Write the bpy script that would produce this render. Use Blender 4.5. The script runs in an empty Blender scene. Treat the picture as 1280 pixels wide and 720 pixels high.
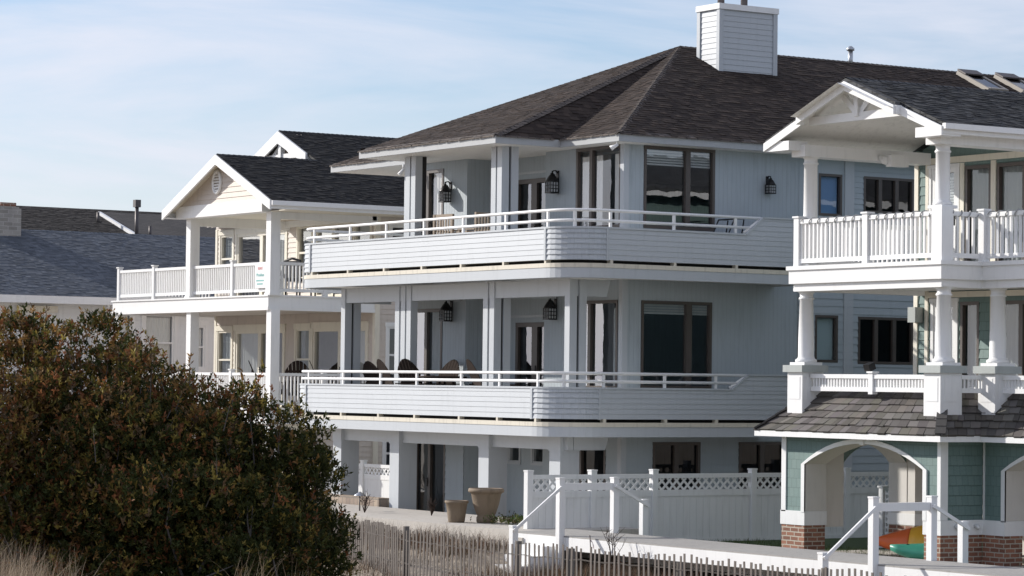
import bpy, bmesh, math, random
import numpy as np
from mathutils import Vector, Matrix
random.seed(7); RNG = np.random.default_rng(7)
SC = bpy.context.scene
COL = SC.collection
R = math.radians

# ------------------------------------------------------------------ camera
EYE = Vector((0, 0, 3.0))
YAW, PITCH, ROLL, FPX = R(56.7), R(1.89), R(0.68), 3590.0
fw = Vector((-math.sin(YAW)*math.cos(PITCH), math.cos(YAW)*math.cos(PITCH), math.sin(PITCH)))
r0 = Vector((math.cos(YAW), math.sin(YAW), 0)); u0 = r0.cross(fw)
rt = r0*math.cos(ROLL)+u0*math.sin(ROLL); up = -r0*math.sin(ROLL)+u0*math.cos(ROLL)
cam_d = bpy.data.cameras.new('camera'); cam = bpy.data.objects.new('camera', cam_d); COL.objects.link(cam)
cam_d.sensor_width = 36; cam_d.lens = FPX/1280*36; cam_d.clip_start = 0.5; cam_d.clip_end = 5000
m = Matrix((rt, up, -fw)).transposed().to_4x4(); m.translation = EYE
cam.matrix_world = m
SC.camera = cam
# ------------------------------------------------------------------ light
SUN_EL = R(24); SUN_H = Vector((-0.866, -0.5, 0))
sdir = (SUN_H*math.cos(SUN_EL)+Vector((0, 0, math.sin(SUN_EL)))).normalized()
sun_d = bpy.data.lights.new('sun', 'SUN'); sun_d.energy = 5.0; sun_d.angle = R(0.53); sun_d.color = (1.0, 0.945, 0.87)
sun = bpy.data.objects.new('sun', sun_d); COL.objects.link(sun)
sun.rotation_euler = sdir.to_track_quat('Z', 'Y').to_euler(); sun.location = (-60, -20, 60)
W = bpy.data.worlds.new('World'); SC.world = W; W.use_nodes = True
nt = W.node_tree; nt.nodes.clear()
def N(tree, t, **kw):
    n = tree.nodes.new(t)
    for k, v in kw.items():
        if k.startswith('i_'):
            n.inputs[k[2:].replace('_', ' ')].default_value = v
        else: setattr(n, k, v)
    return n
sky = N(nt, 'ShaderNodeTexSky', sky_type='NISHITA', sun_disc=False)
sky.sun_elevation = SUN_EL; sky.sun_rotation = math.atan2(sdir.x, sdir.y); sky.altitude = 0
sky.air_density = 1.0; sky.dust_density = 0.4; sky.ozone_density = 4.0
tc = N(nt, 'ShaderNodeTexCoord')
mp = N(nt, 'ShaderNodeMapping'); mp.inputs['Rotation'].default_value = (R(-3), R(2), 0); mp.inputs['Scale'].default_value = (2.6, 2.6, 17)
ns = N(nt, 'ShaderNodeTexNoise', i_Scale=1.6, i_Detail=7, i_Roughness=0.56, i_Distortion=0.4)
rp = N(nt, 'ShaderNodeValToRGB'); rp.color_ramp.elements[0].position = 0.34; rp.color_ramp.elements[1].position = 0.62
rp.color_ramp.elements[0].color = (0.10, 0.10, 0.10, 1); rp.color_ramp.elements[1].color = (0.86, 0.86, 0.86, 1)
mx = N(nt, 'ShaderNodeMix', data_type='RGBA')
mx.inputs['B'].default_value = (6.2, 6.6, 7.1, 1)
bg = N(nt, 'ShaderNodeBackground', i_Strength=0.12)
wo = N(nt, 'ShaderNodeOutputWorld')
L = nt.links.new
L(tc.outputs['Generated'], mp.inputs['Vector']); L(mp.outputs[0], ns.inputs['Vector']); L(ns.outputs['Fac'], rp.inputs['Fac'])
sx = N(nt, 'ShaderNodeSeparateXYZ'); hz = N(nt, 'ShaderNodeMapRange'); hz.inputs['From Min'].default_value = 0.0; hz.inputs['From Max'].default_value = 0.085
hz.inputs['To Min'].default_value = 0.9; hz.inputs['To Max'].default_value = 0.0; hz.interpolation_type = 'SMOOTHSTEP'
hm = N(nt, 'ShaderNodeMath', operation='MAXIMUM')
L(tc.outputs['Generated'], sx.inputs[0]); L(sx.outputs['Z'], hz.inputs[0]); L(hz.outputs[0], hm.inputs[0]); L(rp.outputs['Color'], hm.inputs[1]); L(hm.outputs[0], mx.inputs['Factor']); L(sky.outputs[0], mx.inputs['A']); # haze and thin cloud scatter more light on the sun's side of the sky
dt = N(nt, 'ShaderNodeVectorMath', operation='DOT_PRODUCT'); dt.inputs[1].default_value = (SUN_H.x, SUN_H.y, 0.0); L(tc.outputs['Generated'], dt.inputs[0])
d0 = N(nt, 'ShaderNodeMath', operation='MAXIMUM'); d0.inputs[1].default_value = 0.0; L(dt.outputs['Value'], d0.inputs[0])
dp = N(nt, 'ShaderNodeMath', operation='POWER'); dp.inputs[1].default_value = 12.0; L(d0.outputs[0], dp.inputs[0])
ds = N(nt, 'ShaderNodeMath', operation='MULTIPLY_ADD'); ds.inputs[1].default_value = 1.5; ds.inputs[2].default_value = 1.0; L(dp.outputs[0], ds.inputs[0])
cs = N(nt, 'ShaderNodeVectorMath', operation='SCALE'); cs.inputs[0].default_value = (6.2, 6.55, 7.05); L(ds.outputs[0], cs.inputs['Scale']); L(cs.outputs[0], mx.inputs['B'])
tn = N(nt, 'ShaderNodeVectorMath', operation='MULTIPLY'); tn.inputs[1].default_value = (1.03, 0.985, 1.02); L(mx.outputs['Result'], tn.inputs[0]); L(tn.outputs[0], bg.inputs['Color']); L(bg.outputs[0], wo.inputs[0])
SC.view_settings.view_transform = 'Standard'; SC.view_settings.look = 'None'
SC.view_settings.exposure = 0.15; SC.view_settings.gamma = 1.0; SC.view_settings.use_curve_mapping = False
SC.render.engine = 'CYCLES'
SC.cycles.use_denoising = True
SC.cycles.max_bounces = 10; SC.cycles.diffuse_bounces = 6; SC.cycles.transparent_max_bounces = 10; SC.cycles.caustics_reflective = False; SC.cycles.caustics_refractive = False

# ------------------------------------------------------------------ materials
def new_mat(name):
    m = bpy.data.materials.new(name); m.use_nodes = True
    t = m.node_tree; t.nodes.clear()
    o = N(t, 'ShaderNodeOutputMaterial'); b = N(t, 'ShaderNodeBsdfPrincipled')
    t.links.new(b.outputs[0], o.inputs[0])
    return m, t, b
def c4(c): return (c[0], c[1], c[2], 1)
def paint(name, col, rough=0.5, var=0.07, bump=0.1, scale=6.0, dirt=0.10, vscale=None):
    m, t, b = new_mat(name); l = t.links.new
    co = N(t, 'ShaderNodeTexCoord')
    n1 = N(t, 'ShaderNodeTexNoise', i_Scale=0.9, i_Detail=5, i_Roughness=0.6)
    mp = N(t, 'ShaderNodeMapping'); mp.inputs['Scale'].default_value = (5, 5, 0.7)
    n2 = N(t, 'ShaderNodeTexNoise', i_Scale=2.0, i_Detail=6, i_Roughness=0.65)
    n3 = N(t, 'ShaderNodeTexNoise', i_Scale=scale*8, i_Detail=4)
    l(co.outputs['Object'], n1.inputs[0]); l(co.outputs['Object'], mp.inputs[0]); l(mp.outputs[0], n2.inputs[0]); l(co.outputs['Object'], n3.inputs[0])
    ad = N(t, 'ShaderNodeMath', operation='MULTIPLY_ADD'); ad.inputs[1].default_value = var*2; ad.inputs[2].default_value = 1-var
    l(n1.outputs['Fac'], ad.inputs[0])
    rr = N(t, 'ShaderNodeMapRange'); rr.inputs['From Min'].default_value = 0.52; rr.inputs['From Max'].default_value = 0.8; rr.inputs['To Min'].default_value = 1; rr.inputs['To Max'].default_value = 1-dirt*2.2
    l(n2.outputs['Fac'], rr.inputs[0])
    mu = N(t, 'ShaderNodeMath', operation='MULTIPLY'); l(ad.outputs[0], mu.inputs[0]); l(rr.outputs[0], mu.inputs[1])
    vm = N(t, 'ShaderNodeVectorMath', operation='SCALE'); vm.inputs[0].default_value = col; l(mu.outputs[0], vm.inputs['Scale'])
    l(vm.outputs[0], b.inputs['Base Color'])
    bp = N(t, 'ShaderNodeBump', i_Strength=bump, i_Distance=0.01); l(n3.outputs['Fac'], bp.inputs['Height']); l(bp.outputs[0], b.inputs['Normal'])
    b.inputs['Roughness'].default_value = rough
    return m
def tiles(name, c1, c2, mortar, w, h, msize=0.006, rough=0.85, bump=0.5, var=0.5, offs=0.5, smooth=0.1, bias=0.0, blotch=0.25):
    """brick-texture surface in UV metres (shingles, brick, shakes)"""
    m, t, b = new_mat(name); l = t.links.new
    uv = N(t, 'ShaderNodeUVMap')
    br = N(t, 'ShaderNodeTexBrick', offset=offs, i_Scale=1.0, i_Mortar_Size=msize, i_Mortar_Smooth=smooth, i_Bias=bias, i_Brick_Width=w, i_Row_Height=h)
    br.inputs['Color1'].default_value = c4(c1); br.inputs['Color2'].default_value = c4(c2); br.inputs['Mortar'].default_value = c4(mortar)
    ns = N(t, 'ShaderNodeTexNoise', i_Scale=0.8, i_Detail=6, i_Roughness=0.65); ng = N(t, 'ShaderNodeTexNoise', i_Scale=60, i_Detail=3)
    dn = N(t, 'ShaderNodeTexNoise', i_Scale=5.0, i_Detail=3)
    av = N(t, 'ShaderNodeVectorMath', operation='MULTIPLY_ADD'); av.inputs[1].default_value = (0.016, 0.016, 0)
    l(uv.outputs[0], dn.inputs['Vector']); l(dn.outputs['Color'], av.inputs[0]); l(uv.outputs[0], av.inputs[2])
    l(av.outputs[0], br.inputs['Vector']); l(uv.outputs[0], ns.inputs['Vector']); l(uv.outputs[0], ng.inputs['Vector'])
    r1 = N(t, 'ShaderNodeMapRange'); r1.inputs['From Min'].default_value = 0.25; r1.inputs['From Max'].default_value = 0.75; r1.inputs['To Min'].default_value = 1-blotch; r1.inputs['To Max'].default_value = 1+blotch
    l(ns.outputs['Fac'], r1.inputs[0])
    r2 = N(t, 'ShaderNodeMapRange'); r2.inputs['To Min'].default_value = 1-var; r2.inputs['To Max'].default_value = 1+var; r2.inputs['From Min'].default_value = 0.2; r2.inputs['From Max'].default_value = 0.8
    l(ng.outputs['Fac'], r2.inputs[0])
    mu = N(t, 'ShaderNodeMath', operation='MULTIPLY'); l(r1.outputs[0], mu.inputs[0]); l(r2.outputs[0], mu.inputs[1])
    vm = N(t, 'ShaderNodeVectorMath', operation='SCALE'); l(br.outputs['Color'], vm.inputs[0]); l(mu.outputs[0], vm.inputs['Scale'])
    l(vm.outputs[0], b.inputs['Base Color'])
    sub = N(t, 'ShaderNodeMath', operation='MULTIPLY_ADD'); sub.inputs[1].default_value = -1.0; l(br.outputs['Fac'], sub.inputs[0])
    ngm = N(t, 'ShaderNodeMath', operation='MULTIPLY'); ngm.inputs[1].default_value = 0.3; l(ng.outputs['Fac'], ngm.inputs[0]); l(ngm.outputs[0], sub.inputs[2])
    bp = N(t, 'ShaderNodeBump', i_Strength=bump, i_Distance=0.012); l(sub.outputs[0], bp.inputs['Height']); l(bp.outputs[0], b.inputs['Normal'])
    b.inputs['Roughness'].default_value = rough
    return m
def glass_mat(name, tint=(0.75, 0.8, 0.82), refl=1.0, wav=0.02):
    m, t, b = new_mat(name); l = t.links.new
    t.nodes.remove(b)
    o = [n for n in t.nodes if n.type == 'OUTPUT_MATERIAL'][0]
    tr = N(t, 'ShaderNodeBsdfTransparent'); tr.inputs[0].default_value = c4(tint)
    gl = N(t, 'ShaderNodeBsdfGlossy'); gl.inputs['Roughness'].default_value = 0.01; gl.inputs['Color'].default_value = (0.95, 0.97, 1, 1)
    lw = N(t, 'ShaderNodeLayerWeight', i_Blend=0.5); p5 = N(t, 'ShaderNodeMath', operation='POWER'); p5.inputs[1].default_value = 4.0; l(lw.outputs['Facing'], p5.inputs[0])
    fr = N(t, 'ShaderNodeMath', operation='MULTIPLY_ADD'); fr.inputs[1].default_value = 0.9; fr.inputs[2].default_value = 0.07; l(p5.outputs[0], fr.inputs[0])
    mu = N(t, 'ShaderNodeMath', operation='MULTIPLY'); mu.inputs[1].default_value = refl; mu.use_clamp = True
    mx = N(t, 'ShaderNodeMixShader')
    co = N(t, 'ShaderNodeTexCoord'); ns = N(t, 'ShaderNodeTexNoise', i_Scale=1.6, i_Detail=2); l(co.outputs['Object'], ns.inputs[0])
    bp = N(t, 'ShaderNodeBump', i_Strength=1.0, i_Distance=wav*0.25); l(ns.outputs['Fac'], bp.inputs['Height']); l(bp.outputs[0], gl.inputs['Normal'])
    l(fr.outputs[0], mu.inputs[0]); l(mu.outputs[0], mx.inputs[0]); l(tr.outputs[0], mx.inputs[1]); l(gl.outputs[0], mx.inputs[2]); l(mx.outputs[0], o.inputs[0])
    return m
def plain(name, col, rough=0.5, metal=0.0, spec=0.5):
    m, t, b = new_mat(name); l = t.links.new
    co = N(t, 'ShaderNodeTexCoord'); n = N(t, 'ShaderNodeTexNoise', i_Scale=9, i_Detail=5, i_Roughness=0.6); l(co.outputs['Object'], n.inputs[0])
    r = N(t, 'ShaderNodeMapRange'); r.inputs['To Min'].default_value = 0.82; r.inputs['To Max'].default_value = 1.18; l(n.outputs['Fac'], r.inputs[0])
    vm = N(t, 'ShaderNodeVectorMath', operation='SCALE'); vm.inputs[0].default_value = col; l(r.outputs[0], vm.inputs['Scale']); l(vm.outputs[0], b.inputs['Base Color'])
    b.inputs['Roughness'].default_value = rough; b.inputs['Metallic'].default_value = metal; b.inputs['Specular IOR Level'].default_value = spec
    return m
def attr_mat(name, rough=0.6, trans=0.0, spec=0.4, grain=False):
    """colour comes from a per-leaf / per-blade / per-tile attribute"""
    m, t, b = new_mat(name); l = t.links.new
    a = N(t, 'ShaderNodeAttribute', attribute_name='col')
    b.inputs['Roughness'].default_value = rough; b.inputs['Specular IOR Level'].default_value = spec
    if grain:
        co = N(t, 'ShaderNodeTexCoord'); n1 = N(t, 'ShaderNodeTexNoise', i_Scale=45, i_Detail=3); n2 = N(t, 'ShaderNodeTexNoise', i_Scale=0.7, i_Detail=6, i_Roughness=0.65)
        l(co.outputs['Object'], n1.inputs[0]); l(co.outputs['Object'], n2.inputs[0])
        m1 = N(t, 'ShaderNodeMapRange'); m1.inputs['To Min'].default_value = 0.75; m1.inputs['To Max'].default_value = 1.25; l(n1.outputs['Fac'], m1.inputs[0])
        m2 = N(t, 'ShaderNodeMapRange'); m2.inputs['To Min'].default_value = 0.86; m2.inputs['To Max'].default_value = 1.14; l(n2.outputs['Fac'], m2.inputs[0])
        mm = N(t, 'ShaderNodeMath', operation='MULTIPLY'); l(m1.outputs[0], mm.inputs[0]); l(m2.outputs[0], mm.inputs[1])
        vs = N(t, 'ShaderNodeVectorMath', operation='SCALE'); l(a.outputs['Color'], vs.inputs[0]); l(mm.outputs[0], vs.inputs['Scale']); l(vs.outputs[0], b.inputs['Base Color'])
        bp = N(t, 'ShaderNodeBump', i_Strength=0.5, i_Distance=0.004); l(n1.outputs['Fac'], bp.inputs['Height']); l(bp.outputs[0], b.inputs['Normal'])
    else: l(a.outputs['Color'], b.inputs['Base Color'])
    if trans:
        o = [n for n in t.nodes if n.type == 'OUTPUT_MATERIAL'][0]
        tl = N(t, 'ShaderNodeBsdfTranslucent'); l(a.outputs['Color'], tl.inputs['Color'])
        ms = N(t, 'ShaderNodeMixShader'); ms.inputs[0].default_value = trans
        l(b.outputs[0], ms.inputs[1]); l(tl.outputs[0], ms.inputs[2]); l(ms.outputs[0], o.inputs[0])
    return m
M = dict(
    bluewhite=paint('pale_blue_white_paint', (0.45, 0.48, 0.51), 0.45, 0.05, 0.05, dirt=0.05),
    bluewall=paint('pale_blue_wall_paint', (0.388, 0.438, 0.474), 0.6, 0.06, 0.35, 10, 0.06),
    palefloor=paint('pale_deck_coating', (0.70, 0.69, 0.66), 0.7, 0.08, 0.2, dirt=0.1),
    blueskyrefl=paint('blue_reflected_sky', (0.16, 0.30, 0.52), 0.8, 0.05, 0.05, dirt=0), paleskyrefl=paint('pale_teal_reflected_sky', (0.40, 0.50, 0.52), 0.8, 0.05, 0.05, dirt=0),  # flat colours standing in for sky reflected in two side windows
    skyframe=paint('taupe_metal_frame', (0.33, 0.30, 0.26), 0.5, 0.05, 0.05, dirt=0.05),
    eave=paint('grey_eave_paint', (0.36, 0.375, 0.39), 0.5, 0.05, 0.05, dirt=0.05),
    white=paint('white_trim_paint', (0.77, 0.775, 0.775), 0.4, 0.05, 0.05, dirt=0.05),
    vinyl=paint('white_vinyl', (0.72, 0.73, 0.73), 0.3, 0.04, 0.03, dirt=0.07),
    cream=paint('cream_trim_paint', (0.72, 0.68, 0.58), 0.5, 0.06, 0.05),
    beige=paint('beige_siding_paint', (0.58, 0.52, 0.465), 0.55, 0.06, 0.1),
    ledge=paint('cream_ledge_paint', (0.62, 0.58, 0.49), 0.5, 0.08, 0.1, dirt=0.16),
    soffit=paint('soffit_paint', (0.82, 0.81, 0.78), 0.6, 0.05, 0.05),
    farwall=paint('weathered_white_shingle', (0.74, 0.75, 0.76), 0.6, 0.08, 0.2),
    inside=paint('interior_plaster', (0.22, 0.21, 0.20), 0.8, 0.1, 0.05),
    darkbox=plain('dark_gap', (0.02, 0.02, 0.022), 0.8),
    brown=paint('bronze_window_frame', (0.085, 0.07, 0.062), 0.4, 0.06, 0.03),
    offwhite=paint('off_white_stucco', (0.62, 0.60, 0.57), 0.7, 0.05, 0.2, dirt=0.05),
    black=plain('black_metal', (0.012, 0.012, 0.013), 0.4, 0.3),
    roofbrown=tiles('brown_asphalt_shingle', (0.078, 0.062, 0.053), (0.125, 0.10, 0.084), (0.018, 0.015, 0.014), 0.26, 0.125, 0.013, bump=0.8, var=0.35),
    roofblack=tiles('black_asphalt_shingle', (0.026, 0.027, 0.028), (0.055, 0.055, 0.055), (0.009, 0.009, 0.010), 0.28, 0.125, 0.012, bump=0.8, var=0.4),
    roofblue=tiles('blue_grey_asphalt_shingle', (0.075, 0.095, 0.125), (0.125, 0.145, 0.175), (0.035, 0.045, 0.06), 0.28, 0.13, 0.012, bump=0.7, var=0.35),
    roofdark=tiles('dark_brown_far_shingle', (0.035, 0.032, 0.031), (0.065, 0.058, 0.055), (0.015, 0.014, 0.014), 0.28, 0.13, 0.012, bump=0.6, var=0.4),
    roofgrey=tiles('charcoal_asphalt_shingle', (0.045, 0.047, 0.050), (0.085, 0.087, 0.090), (0.012, 0.012, 0.013), 0.26, 0.13, 0.013, bump=0.8, var=0.35),
    brick=tiles('red_brick', (0.30, 0.135, 0.085), (0.17, 0.075, 0.05), (0.40, 0.36, 0.30), 0.21, 0.075, 0.010, bump=0.6, var=0.25),
    stone=tiles('grey_chimney_brick', (0.34, 0.33, 0.31), (0.25, 0.24, 0.22), (0.38, 0.37, 0.35), 0.3, 0.12, 0.012, bump=0.5, var=0.2),
    edging=tiles('tan_edging_block', (0.36, 0.29, 0.22), (0.26, 0.20, 0.16), (0.2, 0.17, 0.14), 0.16, 0.2, 0.012, bump=0.6, var=0.25),
    teal=tiles('teal_cedar_shingle', (0.135, 0.205, 0.195), (0.155, 0.225, 0.213), (0.095, 0.145, 0.138), 0.13, 0.16, 0.004, rough=0.7, bump=0.35, var=0.12, blotch=0.12),
    bshingle=tiles('pale_blue_shingle', (0.41, 0.44, 0.475), (0.44, 0.475, 0.51), (0.36, 0.39, 0.425), 0.13, 0.098, 0.004, rough=0.6, bump=0.4, var=0.06, blotch=0.06),
    cap=paint('grey_green_cap_paint', (0.36, 0.39, 0.38), 0.5, 0.06, 0.1),
    glass=glass_mat('window_glass', (0.78, 0.83, 0.86), 2.0, 0.012),
    glassclear=glass_mat('clear_glass', (0.93, 0.95, 0.96), 1.0, 0.012),
    glassblack=glass_mat('dark_glass', (0.22, 0.24, 0.26), 0.55, 0.01),
    glassmirror=glass_mat('reflective_glass', (0.80, 0.84, 0.86), 2.6, 0.008),
    glassdark=glass_mat('tinted_glass', (0.42, 0.46, 0.49), 1.4, 0.02),
    skyglass=glass_mat('skylight_glass', (0.10, 0.16, 0.30), 0.9, 0.005),
    curtain=paint('curtain_cloth', (0.74, 0.71, 0.67), 0.9, 0.06, 0.1),
    greycurtain=paint('grey_sheer_cloth', (0.40, 0.40, 0.39), 0.9, 0.1, 0.1),
    dimcurtain=paint('grey_green_drape', (0.20, 0.22, 0.215), 0.9, 0.15, 0.1, dirt=0),
    blind=paint('blind_slats', (0.66, 0.65, 0.62), 0.7, 0.05, 0.1),
    metal=plain('galvanised_metal', (0.42, 0.44, 0.47), 0.35, 0.8),
    darkmetal=plain('dark_pipe_metal', (0.10, 0.09, 0.09), 0.5, 0.5),
    chairwood=plain('dark_stained_wood', (0.042, 0.031, 0.026), 0.9, 0, 0.12),
    teak=plain('bleached_teak', (0.34, 0.27, 0.20), 0.65),
    wicker=plain('dark_wicker', (0.03, 0.03, 0.033), 0.6),
    concrete=paint('pale_concrete', (0.46, 0.43, 0.39), 0.8, 0.12, 0.4, 8, 0.15),
    deckgrey=paint('weathered_deck_board', (0.31, 0.30, 0.285), 0.75, 0.12, 0.4, 8, 0.15),
    terracotta=paint('weathered_planter_stone', (0.19, 0.145, 0.10), 0.8, 0.15, 0.5, 5, 0.2),
    slat=plain('weathered_fence_slat', (0.165, 0.148, 0.135), 0.9, 0, 0.12),
    oldpost=plain('weathered_post_wood', (0.15, 0.135, 0.12), 0.9, 0, 0.1),
    wire=plain('rusty_wire', (0.08, 0.07, 0.065), 0.6, 0.5),
    stem=plain('bare_twig', (0.055, 0.040, 0.034), 0.9, 0, 0.1),
    bark=plain('grey_bark', (0.10, 0.09, 0.082), 0.85),
    leaf=attr_mat('bayberry_leaf', 0.65, 0.28, 0.2),
    blade=attr_mat('grass_blade', 0.75, 0.15, 0.2),
    shake=attr_mat('slate_shake', 0.8, 0, 0.3), shingle=attr_mat('asphalt_shingle', 0.9, 0, 0.2, True),
    frost=plain('frosted_lamp_glass', (0.55, 0.58, 0.60), 0.3),
    rope=plain('clear_rope_light', (0.33, 0.34, 0.35), 0.35),
    orange=plain('orange_kayak_plastic', (0.62, 0.12, 0.03), 0.4),
    yellow=plain('yellow_kayak_plastic', (0.70, 0.36, 0.03), 0.4),
    tealp=plain('teal_kayak_plastic', (0.04, 0.26, 0.19), 0.4),
    red=plain('red_sign_ink', (0.62, 0.16, 0.17), 0.6),
    tealink=plain('teal_sign_ink', (0.16, 0.48, 0.46), 0.6),
    flagcloth=plain('faded_flag_cloth', (0.42, 0.34, 0.34), 0.85),
)
def ground_mat():
    m, t, b = new_mat('dune_sand'); l = t.links.new
    co = N(t, 'ShaderNodeTexCoord')
    n1 = N(t, 'ShaderNodeTexNoise', i_Scale=0.35, i_Detail=8, i_Roughness=0.62); n2 = N(t, 'ShaderNodeTexNoise', i_Scale=9, i_Detail=6)
    l(co.outputs['Object'], n1.inputs[0]); l(co.outputs['Object'], n2.inputs[0])
    rp = N(t, 'ShaderNodeValToRGB'); e = rp.color_ramp.elements
    e[0].position = 0.35; e[0].color = (0.24, 0.19, 0.14, 1); e[1].position = 0.65; e[1].color = (0.45, 0.39, 0.31, 1)
    ad = N(t, 'ShaderNodeMix'); ad.inputs[0].default_value = 0.45; l(n1.outputs['Fac'], ad.inputs['A']); l(n2.outputs['Fac'], ad.inputs['B'])
    l(ad.outputs[0], rp.inputs[0]); l(rp.outputs[0], b.inputs['Base Color'])
    bp = N(t, 'ShaderNodeBump', i_Strength=0.6, i_Distance=0.05); l(n2.outputs['Fac'], bp.inputs['Height']); l(bp.outputs[0], b.inputs['Normal'])
    b.inputs['Roughness'].default_value = 0.95
    return m
def grooved(mat, period=0.105, depth=0.006):
    t = mat.node_tree; l = t.links.new; b = [n for n in t.nodes if n.type == 'BSDF_PRINCIPLED'][0]
    uv = N(t, 'ShaderNodeUVMap'); sx = N(t, 'ShaderNodeSeparateXYZ'); l(uv.outputs[0], sx.inputs[0])
    md = N(t, 'ShaderNodeMath', operation='PINGPONG'); md.inputs[1].default_value = period/2; l(sx.outputs['X'], md.inputs[0])
    mr = N(t, 'ShaderNodeMapRange'); mr.inputs['From Max'].default_value = 0.009; l(md.outputs[0], mr.inputs[0])
    old = b.inputs['Normal'].links[0].from_socket
    bp = N(t, 'ShaderNodeBump', i_Strength=0.7, i_Distance=depth); l(mr.outputs[0], bp.inputs['Height']); l(old, bp.inputs['Normal']); l(bp.outputs[0], b.inputs['Normal'])
    oc = b.inputs['Base Color'].links[0].from_socket; m2 = N(t, 'ShaderNodeMapRange'); m2.inputs['To Min'].default_value = 0.86; l(mr.outputs[0], m2.inputs[0])
    vs = N(t, 'ShaderNodeVectorMath', operation='SCALE'); l(oc, vs.inputs[0]); l(m2.outputs[0], vs.inputs['Scale']); l(vs.outputs[0], b.inputs['Base Color'])
M['t111'] = paint('pale_blue_grooved_panel', (0.388, 0.438, 0.474), 0.6, 0.07, 0.35, 10, 0.08); grooved(M['t111'])
M['sand'] = ground_mat()
M['sea'] = plain('sea_water', (0.05, 0.085, 0.10), 0.12)
M['lawn'] = paint('lawn_green', (0.045, 0.075, 0.02), 0.9, 0.25, 1.0, 6, 0.25)

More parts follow.
